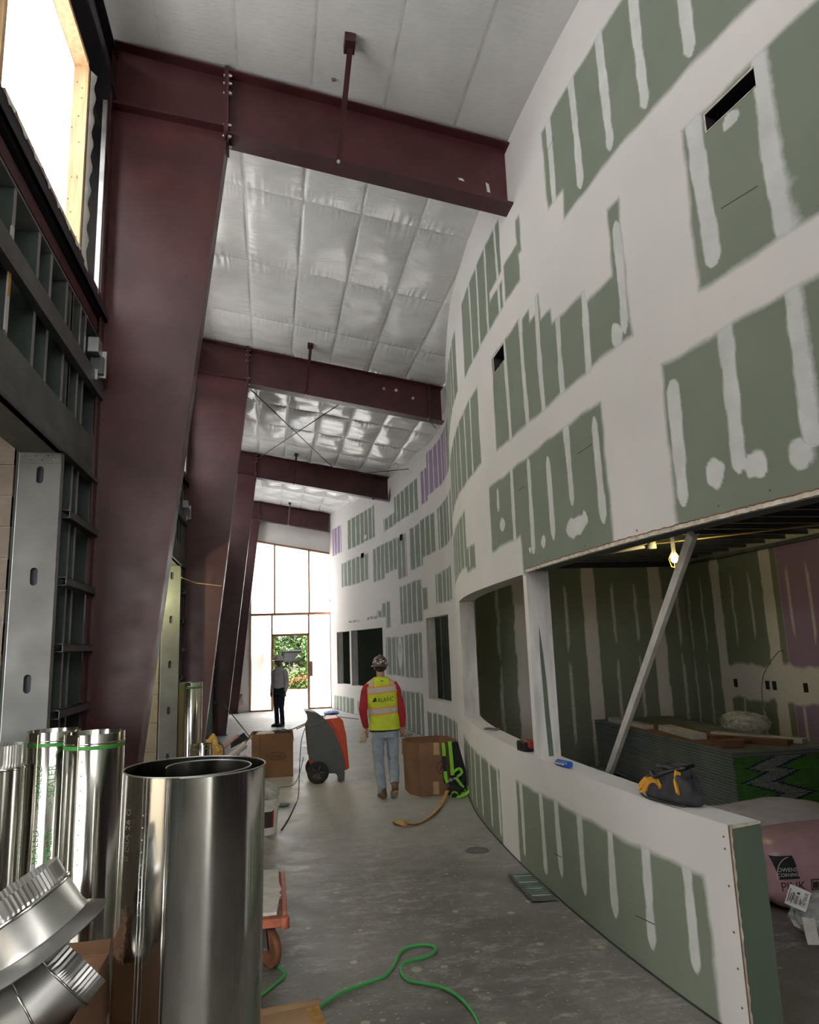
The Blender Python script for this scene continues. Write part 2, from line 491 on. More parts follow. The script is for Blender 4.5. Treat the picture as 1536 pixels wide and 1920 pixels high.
# ---------------------------------------------------------------- curved wall path
YX = [(-6, 4.35), (-3, 3.72), (-1, 3.30), (1.0, 2.87), (2, 2.60), (3, 2.42), (3.8, 2.315), (4.5, 2.262), (5.4, 2.238), (6.4, 2.25), (7.4, 2.30), (8.5, 2.395), (9.5, 2.55), (11, 2.87),
      (12.5, 3.25), (14, 3.48), (15.5, 3.47), (17, 3.33), (18.8, 3.18), (21.5, 2.80), (23.3, 2.42), (25.5, 2.04)]
def spline():
    P = np.array([(x, y) for y, x in YX]); n = len(P); out = []
    for i in range(n - 1):
        a = P[max(i - 1, 0)]; b = P[i]; c = P[i + 1]; d = P[min(i + 2, n - 1)]
        m1 = (c - a) / (c[1] - a[1]) * (c[1] - b[1]); m2 = (d - b) / (d[1] - b[1]) * (c[1] - b[1])
        for t in np.linspace(0, 1, 40, endpoint=False):
            out.append((2 * t**3 - 3 * t**2 + 1) * b + (t**3 - 2 * t * t + t) * m1 + (-2 * t**3 + 3 * t * t) * c + (t**3 - t * t) * m2)
    out.append(P[-1]); return np.array(out)
SP = spline(); SS = np.concatenate([[0], np.cumsum(np.hypot(*np.diff(SP, axis=0).T))])
SS = SS - np.interp(1.0, SP[:, 1], SS)
S_MIN, S_MAX = SS[0], SS[-1]
TH = .21
def wall_xy(s, off=0.):
    s = np.asarray(s, float)
    x = np.interp(s, SS, SP[:, 0]); y = np.interp(s, SS, SP[:, 1])
    e = .05
    tx = np.interp(s + e, SS, SP[:, 0]) - np.interp(s - e, SS, SP[:, 0]); ty = np.interp(s + e, SS, SP[:, 1]) - np.interp(s - e, SS, SP[:, 1])
    l = np.hypot(tx, ty) + 1e-9
    return x + ty / l * off, y - tx / l * off
def wall_pt(s, z, off=0.):
    x, y = wall_xy(s, off); return (float(x), float(y), float(z))
S_END = 2.65
SILL, HEAD = 1.025, 2.62
OPEN = [(S_MIN - 1, S_END, -1, SILL), (S_MIN - 1, 5.15, SILL, HEAD), (5.24, 9.05, SILL, 2.60), (13.25, 15.13, .84, 2.60), (19.1, 22.17, .85, 2.54), (22.34, 23.86, .85, 2.54)]
VENT = [(1.86, 2.22, 4.765, 4.885), (5.38, 5.74, 4.72, 4.90), (20.78, 21.08, 4.70, 4.86), (16.85, 17.13, 4.64, 4.82)]
HOLES = OPEN + VENT

def lines(a, b, brk, step):
    pts = sorted(set([a, b] + [p for p in brk if a < p < b])); out = []
    for p, q in zip(pts[:-1], pts[1:]):
        st = step(.5 * (p + q)) if callable(step) else step
        n = max(1, int(math.ceil((q - p) / st))); out += list(np.linspace(p, q, n, endpoint=False))
    return np.array(out + [b])
def grid_mesh(name, V, ok, mask=None):
    """V: (nz, ns, 3); ok: (nz-1, ns-1) faces kept"""
    nz, ns = V.shape[:2]
    idx = np.arange(nz * ns).reshape(nz, ns)
    q = np.stack([idx[:-1, :-1], idx[1:, :-1], idx[1:, 1:], idx[:-1, 1:]], -1)[ok]
    used = np.zeros(nz * ns, bool); used[q.ravel()] = True
    remap = np.cumsum(used) - 1
    vs = V.reshape(-1, 3)[used]; q = remap[q]
    me = bpy.data.meshes.new(name)
    me.vertices.add(len(vs)); me.vertices.foreach_set('co', vs.astype(np.float32).ravel())
    me.loops.add(q.size); me.loops.foreach_set('vertex_index', q.astype(np.int32).ravel())
    me.polygons.add(len(q)); me.polygons.foreach_set('loop_start', np.arange(0, q.size, 4, dtype=np.int32))
    me.update(calc_edges=True)
    if mask is not None:
        at = me.attributes.new('mask', 'FLOAT_COLOR', 'POINT')
        at.data.foreach_set('color', mask.reshape(-1, 4)[used].astype(np.float32).ravel())
    me.shade_smooth()
    return me
def wob(s, z, amp, k=1.0, seed=0):
    return amp * (np.sin(s * 7.3 * k + z * 3.1 * k + seed) * .5 + np.sin(s * 17.1 * k - z * 11.7 * k + 1.3 + seed) * .3 + np.sin(s * 31 * k + z * 27 * k + 2.1 + seed) * .2)
def sst(x): x = np.clip(x, 0, 1); return x * x * (3 - 2 * x)
def soft_box(s, z, s0, s1, z0, z1, f=.03):
    ds = np.minimum(s - s0, s1 - s); dz = np.minimum(z - z0, z1 - z)
    return sst(np.minimum(ds, dz) / (2 * f) + .5)
def blob(s, z, s0, z0, rs, rz):
    r = np.sqrt(((s - s0) / rs)**2 + ((z - z0) / rz)**2); return sst((1.15 - r) / .3)

# patches of bare board left between the coats of compound: (s0, s1, z0, z1, feather)
GREEN = [(-7, 4.08, 5.50, 6.22), (-7, 3.80, 5.24, 5.55), (-7, 2.40, 3.91, 4.92), (-7, 2.79, 2.60, 3.62),
  (3.05, 3.20, 3.92, 4.91), (3.15, 3.62, 3.92, 4.43), (3.60, 4.22, 3.91, 4.52), (4.18, 4.52, 3.91, 4.66), (4.40, 4.47, 3.91, 4.92), (4.48, 4.95, 3.91, 4.76), (4.62, 4.82, 4.6, 4.88), (4.9, 5.82, 3.91, 4.92),
  (3.49, 5.22, 2.60, 3.62), (5.15, 6.22, 2.94, 3.62), (5.30, 7.15, 5.62, 6.20), (5.30, 7.15, 5.24, 5.52), (5.75, 7.15, 5.24, 6.20), (4.80, 5.22, 5.26, 5.62), (4.72, 4.82, 5.5, 5.85),
  (7.75, 10.2, 5.28, 6.15), (6.50, 9.9, 3.97, 4.86), (7.66, 10.2, 2.95, 3.66), (7.08, 7.7, 2.88, 3.16), (2.87, 5.84, -.1, .725), (6.45, 9.6, -.1, .72),
  (10.4, 12.4, 5.25, 6.2), (10.4, 12.2, 3.95, 4.85), (10.4, 11.6, 2.95, 3.6),
  (15.4, 17.6, 5.17, 5.90), (17.5, 18.7, 5.15, 5.50), (19.6, 22.32, 5.15, 6.10), (12.5, 13.85, 3.98, 4.88), (14.08, 15.3, 3.98, 4.86), (15.2, 16.2, 3.80, 4.80),
  (16.5, 17.4, 3.70, 4.78), (17.3, 18.8, 3.98, 4.80), (18.7, 19.85, 3.86, 4.82), (20.28, 23.1, 3.98, 4.78), (15.3, 17.3, 2.55, 3.50), (14.9, 15.4, 2.8, 3.3), (12.5, 14.25, 2.86, 3.5),
  (18.25, 18.75, 2.50, 3.20), (18.75, 19.1, 2.82, 3.18), (19.1, 19.6, 2.82, 3.0), (19.6, 20.6, 2.80, 2.87), (21.4, 22.4, 2.80, 2.85), (15.5, 17.0, 1.26, 2.28), (17.1, 18.8, 1.26, 2.24),
  (15.55, 18.9, -.1, .92), (12.6, 15.35, -.1, .56), (19.3, 21.7, -.1, .42), (21.95, 24.3, -.1, .46)]
PURPLE = [(12.5, 14.6, 5.30, 6.28), (14.6, 15.13, 5.20, 5.98), (23.05, 24.25, 5.17, 6.10)]
# lines of fresh compound over the screws: (s, z0, z1, half width)
STRIPE = []
for s in (3.96, 3.52, 3.09, 2.68, 2.25, 1.80, 1.35, .9, .45, 0, -.45, -.9): STRIPE.append((s, 5.30 if s < 3.9 else 5.40, 6.3, .047))
for s in (2.29, 1.81, 1.36, .92, .47, 0.02): STRIPE.append((s, 3.98 if s > 2 else 3.8, 5.0, .062))
for s in (2.71, 2.27, 1.83, 1.38, .93, .48): STRIPE.append((s, 2.73 if s > 2.5 else 2.82, 3.5 if s > 2.5 else 3.75, .052))
for s, a, b in ((5.35, 3.85, 5), (4.86, 3.8, 5), (4.46, 3.8, 5), (4.06, 3.8, 5), (3.61, 3.8, 5), (3.12, 3.97, 4.78)): STRIPE.append((s, a, b, .045))
for s, a, b in ((5.88, 3.30, 3.55), (5.39, 2.8, 3.75), (4.91, 2.74, 3.60), (4.46, 2.80, 3.5), (4.06, 3.0, 3.70), (3.60, 2.78, 3.56)): STRIPE.append((s, a, b, .045))
for s in (5.86, 6.26, 6.66, 5.44): STRIPE.append((s, 5.0, 6.3, .035))
for s in (6.95, 7.35, 7.8, 8.25, 8.7, 9.15, 9.6): STRIPE += [(s, 3.8, 5, .035), (s + .1, 2.9, 3.8, .035)]
for s in (5.70, 5.14, 4.78, 4.34, 3.88, 3.45, 3.04): STRIPE.append((s, .10 if s > 4.9 else .18 if s != 3.45 else .14, .85, .045))
for s in (6.55, 6.92, 7.41, 7.86, 8.3, 8.75, 9.2): STRIPE.append((s, .06, .85, .04))
for k in range(60):
    s = 8.2 + .4475 * k * .93
    if s < 24.4:
        STRIPE += [(s, 4.9, 6.4, .042)]
        if s > 10.2: STRIPE += [(s + .07, -.2, 4.9, .042)]
BLOB = [(2.45, 2.86, .075, .075), (2.16, 2.83, .075, .075), (1.91, 2.83, .06, .075), (2.04, 4.72, .06, .045), (4.02, 2.84, .17, .075), (3.86, 2.87, .035, .05), (4.68, 2.81, .05, .05), (5.78, 3.15, .10, .06),
        (5.0, 2.80, .03, .02), (3.22, 4.0, .06, .09), (20.6, 5.3, .15, .07), (17.45, 1.86, .24, .40)]
def wall_mask(s, z):
    ss = s + wob(s, z, .018); zz = z + wob(z, s, .02, .7, 3)
    g = np.zeros_like(s); p = np.zeros_like(s)
    for a, b, c, d in GREEN:
        f = .045 if a < 6 else .05
        g = np.maximum(g, soft_box(ss, zz, a, b, c, d, f))
    for a, b, c, d in PURPLE: p = np.maximum(p, soft_box(ss, zz, a, b, c, d, .04))
    st = np.zeros_like(s)
    for i, (c, a, b, w) in enumerate(STRIPE):
        m = np.abs(s[0] - c) < .3
        if not m.any(): continue
        S_ = s[:, m]; Z_ = z[:, m]
        ww = w * (1 + wob(Z_, S_ * 0 + i, .18, .9, i)); cc = c + .012 * np.sin(Z_ * 3 + i)
        e = np.minimum(w * 1.2, .1)
        end = np.minimum(Z_ - a, b - Z_) / .06
        ww = ww * np.clip(np.sqrt(np.clip(end, 0, 1)), 0, 1)
        st[:, m] = np.maximum(st[:, m], sst((ww - np.abs(S_ + wob(S_, Z_, .006, 2, i) - cc)) / .028 + .5) * (end > 0))
    for a, b, c, d in BLOB: st = np.maximum(st, blob(s + wob(z, s, .02, 2), z + wob(s, z, .02, 2), a, b, c, d))
    cover = np.maximum(g, p)
    return np.stack([g, p, st * np.clip(cover * 1.4, 0, 1), np.ones_like(s)], -1)
def make_curved_wall():
    brk_s = [q for h in HOLES for q in h[:2]]; brk_z = [q for h in HOLES for q in h[2:]]
    sl = lines(S_MIN, S_MAX, brk_s, lambda s: .06 if s < -.5 else .0165 if s < 7 else .024 if s < 10.5 else .034)
    zl = lines(0, 6.95, brk_z, .017)
    S_, Z_ = np.meshgrid(sl, zl)
    x, y = wall_xy(sl)
    top = roof(x) + .03
    V = np.stack([np.broadcast_to(x, S_.shape), np.broadcast_to(y, S_.shape), np.minimum(Z_, top)], -1)
    sc = .5 * (sl[1:] + sl[:-1]); zc = .5 * (zl[1:] + zl[:-1]); SCn, ZC = np.meshgrid(sc, zc)
    ok = np.ones(SCn.shape, bool)
    for a, b, c, d in HOLES: ok &= ~((SCn > a) & (SCn < b) & (ZC > c) & (ZC < d))
    ok &= (zl[:-1, None] < np.minimum(top[1:], top[:-1])[None, :])
    return link('wall_right', grid_mesh('wall_right', V, ok, wall_mask(S_, Z_)), 'drywall')
WALL_R = make_curved_wall(); tag(WALL_R, 'tall curved wall of green board with white joint compound', kind='structure')
# back of the wall, inside the rooms
def wall_back():
    brk_s = [q for h in OPEN for q in h[:2]]; brk_z = [q for h in OPEN for q in h[2:]]
    sl = lines(S_MIN, S_MAX, brk_s, .3); zl = lines(0, 6.3, brk_z, 1.0)
    S_, Z_ = np.meshgrid(sl, zl); x, y = wall_xy(sl, TH)
    V = np.stack([np.broadcast_to(x, S_.shape), np.broadcast_to(y, S_.shape), Z_], -1)
    SCn, ZC = np.meshgrid(.5 * (sl[1:] + sl[:-1]), .5 * (zl[1:] + zl[:-1]))
    ok = np.ones(SCn.shape, bool)
    for a, b, c, d in OPEN: ok &= ~((SCn > a) & (SCn < b) & (ZC > c) & (ZC < d))
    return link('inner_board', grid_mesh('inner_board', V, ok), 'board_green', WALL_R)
wall_back()
def strip(name, s0, s1, z, mat, parent, o0=0., o1=TH, dz=0., n=None):
    """horizontal strip following the wall between two offsets"""
    n = n or max(2, int((s1 - s0) / .15)); sl = np.linspace(s0, s1, n + 1)
    a = wall_xy(sl, o0); b = wall_xy(sl, o1); vs = []; fs = []
    for i in range(n + 1): vs += [(a[0][i], a[1][i], z), (b[0][i], b[1][i], z), (a[0][i], a[1][i], z + dz), (b[0][i], b[1][i], z + dz)]
    for i in range(n):
        k = i * 4; fs.append((k, k + 4, k + 5, k + 1))
        if dz: fs += [(k + 2, k + 3, k + 7, k + 6), (k, k + 2, k + 6, k + 4), (k + 1, k + 5, k + 7, k + 3)]
    if dz: fs += [(0, 1, 3, 2), (4 * n, 4 * n + 2, 4 * n + 3, 4 * n + 1)]
    return obj(name, MB().add(vs, fs), mat, parent)
def jamb_face(name, s, z0, z1, mat, parent):
    return obj(name, MB().add([wall_pt(s, z0, 0), wall_pt(s, z0, TH), wall_pt(s, z1, TH), wall_pt(s, z1, 0)], [(0, 1, 2, 3)]), mat, parent)
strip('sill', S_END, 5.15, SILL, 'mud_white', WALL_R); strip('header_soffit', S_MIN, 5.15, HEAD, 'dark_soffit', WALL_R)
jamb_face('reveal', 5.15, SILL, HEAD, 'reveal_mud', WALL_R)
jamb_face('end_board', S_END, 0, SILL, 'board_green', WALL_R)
for a, b, c, d in OPEN[2:]:
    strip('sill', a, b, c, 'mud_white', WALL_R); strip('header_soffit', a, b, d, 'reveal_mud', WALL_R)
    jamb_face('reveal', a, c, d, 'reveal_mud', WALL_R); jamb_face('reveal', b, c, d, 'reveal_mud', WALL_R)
for a, b, c, d in VENT:
    m = MB()
    for z in (c, d): m.add([wall_pt(a, z), wall_pt(b, z), wall_pt(b, z, .2), wall_pt(a, z, .2)], [(0, 1, 2, 3)])
    for s in (a, b): m.add([wall_pt(s, c), wall_pt(s, d), wall_pt(s, d, .2), wall_pt(s, c, .2)], [(0, 1, 2, 3)])
    m.add([wall_pt(a, c, .2), wall_pt(b, c, .2), wall_pt(b, d, .2), wall_pt(a, d, .2)], [(0, 1, 2, 3)])
    obj('vent_hole', m, 'dark_girt', WALL_R)
    m = MB()
    for z, q in ((d, .012), (c, -.006)):
        m.add([wall_pt(a, z, -.003), wall_pt(b, z, -.003), wall_pt(b, z - q, -.003), wall_pt(a, z - q, -.003)], [(0, 1, 2, 3)])
    m.add([wall_pt(b, c, -.003), wall_pt(b, d, -.003), wall_pt(b - .012, d, -.003), wall_pt(b - .012, c, -.003)], [(0, 1, 2, 3)])
    obj('cut_edge', m, 'paper_edge', WALL_R)
# raw board edge under the header and round the end of the low wall
def ragged(name, s0, s1, z, h, mat):
    n = int((s1 - s0) / .02); vs = []; fs = []
    r = random.Random(3)
    for i in range(n + 1):
        s = s0 + (s1 - s0) * i / n; j = r.uniform(-.004, .004)
        for off, zz in ((-.003, z + h * .5 + j), (-.006, z - h * .5 + j * .6), (.03, z - h * .5)): vs.append(wall_pt(s, zz, off))
    for i in range(n):
        k = 3 * i; fs += [(k, k + 3, k + 4, k + 1), (k + 1, k + 4, k + 5, k + 2)]
    return obj(name, MB().add(vs, fs), mat, WALL_R)
ragged('board_edge', S_MIN + .1, 5.15, HEAD + .003, .026, 'paper_edge')
ragged('board_edge', S_MIN + .1, 5.15, HEAD + .019, .006, 'rust_brown')
m = MB()
r = random.Random(5)
pts = []
for i in range(41):
    z = SILL * i / 40
    w = .018 + r.uniform(-.004, .004)
    pts.append((z, w))
for i in range(40):
    (z0, w0), (z1, w1) = pts[i], pts[i + 1]
    m.add([wall_pt(S_END - .003, z0, 0), wall_pt(S_END - .003, z0, w0), wall_pt(S_END - .003, z1, w1), wall_pt(S_END - .003, z1, 0)], [(0, 1, 2, 3)])
m.add([wall_pt(S_END - .003, SILL, 0), wall_pt(S_END - .003, SILL, TH), wall_pt(S_END - .003, SILL - .012, TH), wall_pt(S_END - .003, SILL - .02, .02)], [(0, 1, 2, 3)])
obj('board_edge', m, 'paper_edge', WALL_R)
obj('edge_gap', MB().add([wall_pt(S_END - .0045, 0, 0), wall_pt(S_END - .0045, 0, .005), wall_pt(S_END - .0045, SILL - .006, .005), wall_pt(S_END - .0045, SILL - .002, 0)], [(0, 1, 2, 3)]), 'rust_brown', WALL_R)
for s, z in ((2.69, .96), (2.69, .9), (2.69, .72), (2.69, .5), (2.69, .33), (2.69, .15), (1.55, 2.7), (2.1, 2.69), (2.45, 2.68), (3.2, 2.67), (3.9, 2.67), (4.6, 2.67)):
    p = wall_pt(s, z, -.002); q = wall_pt(s + .01, z, -.002)
    m = MB().tube([p, wall_pt(s, z, .002)], .006, 8); obj('screw', m, 'rust_brown', WALL_R)
obj('bare_streak', MB().add([wall_pt(5.146, 1.03, .10), wall_pt(5.146, 1.03, .145), wall_pt(5.146, 1.4, .13), wall_pt(5.146, 1.62, .125), wall_pt(5.146, 1.9, .11), wall_pt(5.146, 2.15, .088), wall_pt(5.146, 1.9, .08), wall_pt(5.146, 1.6, .085), wall_pt(5.146, 1.3, .09)], [tuple(range(9))]), 'board_green', WALL_R)
# pencil and ink marks
for s0, s1, z0, z1 in ((1.93, 2.18, 4.24, 4.27), (3.66, 3.9, 3.37, 3.36), (5.03, 5.2, 3.37, 3.37), (3.4, 3.62, .3, .28), (3.86, 4.0, 6.0, 5.98), (4.75, 4.9, .33, .32)):
    obj('pencil_mark', MB().add([wall_pt(s0, z0, -.0015), wall_pt(s1, z1, -.0015), wall_pt(s1, z1 + .006, -.0015), wall_pt(s0, z0 + .006, -.0015)], [(0, 1, 2, 3)]), 'print_dark', WALL_R)
text_obj('wall_number', '11', .32, lambda u, v: wall_pt(17.45 - u, 1.92 + v, -.004), 'print_black', WALL_R)
# dark joint where the wall meets the slab
strip('floor_gap', S_END, S_MAX, .001, 'dark_girt', WALL_R, -.012, .0, .006)

# ---------------------------------------------------------------- dim rooms behind the curved wall
def masked_plane(name, p0, p1, z0, z1, fn, mat='drywall'):
    L = math.hypot(p1[0] - p0[0], p1[1] - p0[1]); ul = np.linspace(0, L, int(L / .03) + 1); zl = np.linspace(z0, z1, int((z1 - z0) / .04) + 1)
    U, Z = np.meshgrid(ul, zl)
    V = np.stack([p0[0] + (p1[0] - p0[0]) * U / L, p0[1] + (p1[1] - p0[1]) * U / L, Z], -1)
    return link(name, grid_mesh(name, V, np.ones((len(zl) - 1, len(ul) - 1), bool), fn(U, Z)), mat)
def room_mask(joint0, purple=None, low=None):
    def fn(u, z):
        g = np.ones_like(u); p = np.zeros_like(u); st = np.zeros_like(u)
        for k in range(-6, 16):
            j = joint0 + 1.22 * k
            g = np.minimum(g, 1 - sst((.115 + wob(z, u * 0, .012, 1, k) - np.abs(u - j)) / .03 + .5))
            for i in (1, 2):
                c = j + .407 * i + .02 * math.sin(k * 3 + i)
                for a, b in ((.3, 1.62 + .1 * math.sin(k + i)), (1.8 + .1 * math.sin(k * 2 + i), 2.95)):
                    e = np.clip(np.minimum(z - a, b - z) / .25, 0, 1)
                    st = np.maximum(st, sst((.03 * np.sqrt(e) - np.abs(u + wob(z, u * 0, .01, 1, k + i) - c)) / .02 + .5) * (e > 0))
        if low is not None:
            lo = soft_box(u, z + wob(u, z, .04), low[0], low[1], low[2], low[3], .05); g = g * (1 - lo)
        if purple is not None:
            p = g * sst((purple - u) / .02 + .5) if True else p; g = g * (1 - sst((purple - u) / .02 + .5))
        return np.stack([g, p, st * .7 * np.clip(g + p, 0, 1), np.ones_like(u)], -1)
    return fn
o = masked_plane('wall_back', (3.07, 11.3), (7.0, 11.3), 0, 3.19, room_mask(2.176)); tag(o, kind='structure')
# side wall runs from near (u = 0 at y = -3) to the far corner
o = masked_plane('wall_side', (7.0, -3.0), (7.0, 11.3), 0, 3.19, room_mask(12.16 - .02 - 12.2 + .01, 11.9, (10.9, 13.4, 1.05, 1.55))); tag(o, kind='structure'); SIDE = o
for y in (10.13, 9.40, 9.255, 8.64):
    obj('outlet_box', MB().box(6.985, 6.998, y - .035, y + .035, 1.21, 1.33), 'black_plastic', SIDE)
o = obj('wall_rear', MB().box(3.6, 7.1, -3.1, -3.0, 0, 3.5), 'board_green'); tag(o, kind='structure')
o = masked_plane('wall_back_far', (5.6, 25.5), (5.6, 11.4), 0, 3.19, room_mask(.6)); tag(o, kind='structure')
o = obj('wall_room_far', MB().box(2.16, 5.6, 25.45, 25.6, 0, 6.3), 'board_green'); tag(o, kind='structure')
o = obj('trim_1', MB().box(3.12, 7.0, 11.31, 11.39, 0, 6.0), 'board_green'); tag(o, kind='structure')
def room_deck():
    sl = np.linspace(S_MIN + 2.6, S_MAX - .1, 90); x, y = wall_xy(sl, .1); n = len(sl); vs = []; fs = []
    for i in range(n): vs += [(x[i], y[i], 3.52), (7.3, y[i], 3.52), (x[i], y[i], 3.6), (7.3, y[i], 3.6)]
    for i in range(n - 1): k = 4 * i; fs += [(k, k + 1, k + 5, k + 4), (k + 2, k + 6, k + 7, k + 3)]
    return MB().add(vs, fs)
o = obj('wall_behind', MB().box(-1.7, -.9, -6.1, -6.0, 0, 7.3).box(3.2, 4.3, -6.1, -6.0, 0, 7.3).box(-.9, 3.2, -6.1, -6.0, 0, 4.6).box(-.9, 3.2, -6.1, -6.0, 6.4, 7.3), 'mud_white'); tag(o, kind='structure')  # unseen end wall, its high opening shaped to let sky light in
CEIL_R = obj('ceiling_room', room_deck(), 'membrane'); tag(CEIL_R, kind='structure')
for i in range(22):
    y = 2.2 + i * .41
    x0 = float(np.interp(y, SP[:, 1], SP[:, 0])) + TH + .03
    m = MB().box(x0, 6.98, y, y + .006, 3.24, 3.50).box(x0, 6.98, y, y + .05, 3.235, 3.243)
    obj('joist', m, 'joist', CEIL_R)
obj('leak_closure', MB().box(7.02, 7.1, -3.1, 11.4, 3.0, 3.6).box(3.05, 7.1, 11.30, 11.31, 3.19, 3.6), 'membrane', CEIL_R)  # dark closure above the room walls, added to stop sky light leaking in
m = MB().box(6.93, 6.99, -3, 11.28, 3.195, 3.235); obj('top_track', m, 'galv_dark', CEIL_R)
m = MB().tube([(6.80, -2.5, 3.33), (6.80, 11.2, 3.25)], .05, 12); tag(obj('drain_pipe', m, 'pipe_white', smooth=True), 'long pale pipe running along the top of the purple and green wall', 'pipe')
pp = thing('pipe_branch', (0, 0, 0), 0, 'short pale pipe with a capped fitting beside the glowing bulb', 'pipe')
obj('pipe', MB().tube([(4.3, 8.9, 3.13), (4.85, 8.45, 3.19)], .04, 12), 'pipe_white', pp, True)
obj('fitting', MB().tube([(4.85, 8.45, 3.13), (4.85, 8.45, 3.30)], .06, 12), 'pipe_white', pp, True)
obj('pipe', MB().tube([(4.85, 8.45, 3.19), (6.3, 6.9, 3.2)], .012, 8), 'wire_yellow', pp, True)

# ---------------------------------------------------------------- far end wall with sheeted window and doorway
YF = 25.45
def far_poly(name, pts, mat, parent=None, y=YF, t=.12):
    return obj(name, MB().prism(pts, 'y', y, y + t), mat, parent)
def fz(x): return 5.855 - .179 * (x + .69)
FW = thing('wall_far', kind='structure')
far_poly('wrapped_wall', [(-1.5, 0), (-.70, 0), (-.70, roof(-.7)), (-1.5, roof(-1.5))], 'mud_white', FW)
far_poly('wrapped_wall', [(-.70, fz(-.70)), (2.3, fz(2.3)), (2.3, roof(2.3)), (-.70, roof(-.7))], 'mud_white', FW)
tr = obj('torn_patch', MB().add([(-1.11, YF - .006, .62), (-.93, YF - .006, .61), (-1.09, YF - .006, .22)], [(0, 1, 2)]), 'wood_brown', FW)
obj('torn_flap', MB().add([(-.93, YF - .008, .61), (-.88, YF - .03, .27), (-1.09, YF - .008, .22)], [(0, 1, 2)]), 'paper_white', FW)
WIN = thing('window_1', kind='structure'); tag(WIN, 'tall end window of milky sheeting in brown frames')
mul = [(-.68, .05), (.04, .05), (1.30, .05), (2.07, .05)]
def vbar(x, z0, z1, w=.05):
    obj('mullion', MB().box(x - w / 2, x + w / 2, YF - .03, YF + .07, z0, z1), 'wood_brown', WIN)
vbar(-.68, 0, 3.24); vbar(.045, 0, 3.24); vbar(1.30, 0, 3.24); vbar(2.06, 0, 3.2)
vbar(-.68, 3.24, fz(-.68)); vbar(.135, 3.24, fz(.135)); vbar(1.325, 3.24, fz(1.325)); vbar(2.07, 3.24, fz(2.07))
obj('mullion', MB().box(-.70, 2.1, YF - .04, YF + .08, 3.205, 3.275), 'wood_brown', WIN)
obj('mullion', MB().box(.02, 1.32, YF - .03, YF + .07, 2.51, 2.56), 'wood_brown', WIN)
obj('mullion', MB().prism([(-.7, fz(-.7) - .05), (2.1, fz(2.1) - .05), (2.1, fz(2.1) + .01), (-.7, fz(-.7) + .01)], 'y', YF - .03, YF + .07), 'wood_brown', WIN)
obj('mullion', MB().box(-.7, .045, YF - .03, YF + .07, 0, .05), 'wood_brown', WIN); obj('mullion', MB().box(1.3, 2.1, YF - .03, YF + .07, 0, .05), 'wood_brown', WIN)
def sheet(x0, x1, z0, za, zb, parent=WIN, y=YF + .02):
    n = 16; vs = []; fs = []
    r = random.Random(int(x0 * 100 + z0 * 10) + 77)
    ph = [r.uniform(0, 6) for _ in range(4)]
    for j in range(n + 1):
        for i in range(n + 1):
            u = i / n; v = j / n; x = x0 + (x1 - x0) * u; z = z0 + ((za + (zb - za) * u) - z0) * v
            e = math.sin(math.pi * u) * math.sin(math.pi * v)
            vs.append((x, y + e * (.05 + .015 * math.sin(9 * u + 7 * v + ph[0]) + .01 * math.sin(17 * u - 13 * v + ph[1])), z))
    for j in range(n):
        for i in range(n): a = j * (n + 1) + i; fs.append((a, a + 1, a + n + 2, a + n + 1))
    return obj('sheet', MB().add(vs, fs), 'poly_sheet', parent, True)
sheet(-.66, .11, 3.27, fz(-.66), fz(.11)); sheet(.16, 1.3, 3.27, fz(.16), fz(1.3)); sheet(1.35, 2.05, 3.27, fz(1.35), fz(2.05))
sheet(-.66, .02, .05, 3.2, 3.2); sheet(.07, 1.28, 2.56, 3.2, 3.2); sheet(1.33, 2.04, .05, 3.2, 3.2)
D1 = thing('door_1', kind='structure'); tag(D1, 'open doorway in the sheeted end window')
obj('door_frame', MB().box(.07, .10, YF - .02, YF + .1, 0, 2.51).box(1.25, 1.28, YF - .02, YF + .1, 0, 2.51).box(.07, 1.28, YF - .02, YF + .1, 2.48, 2.51), 'wood_brown', D1)
obj('latch_board', MB().box(1.30, 1.42, YF - .05, YF - .03, 1.1, 1.6), 'wood_brown', D1)
obj('edge_tape', MB().box(2.09, 2.13, YF - .02, YF, .1, 3.1), 'pink_film', FW)

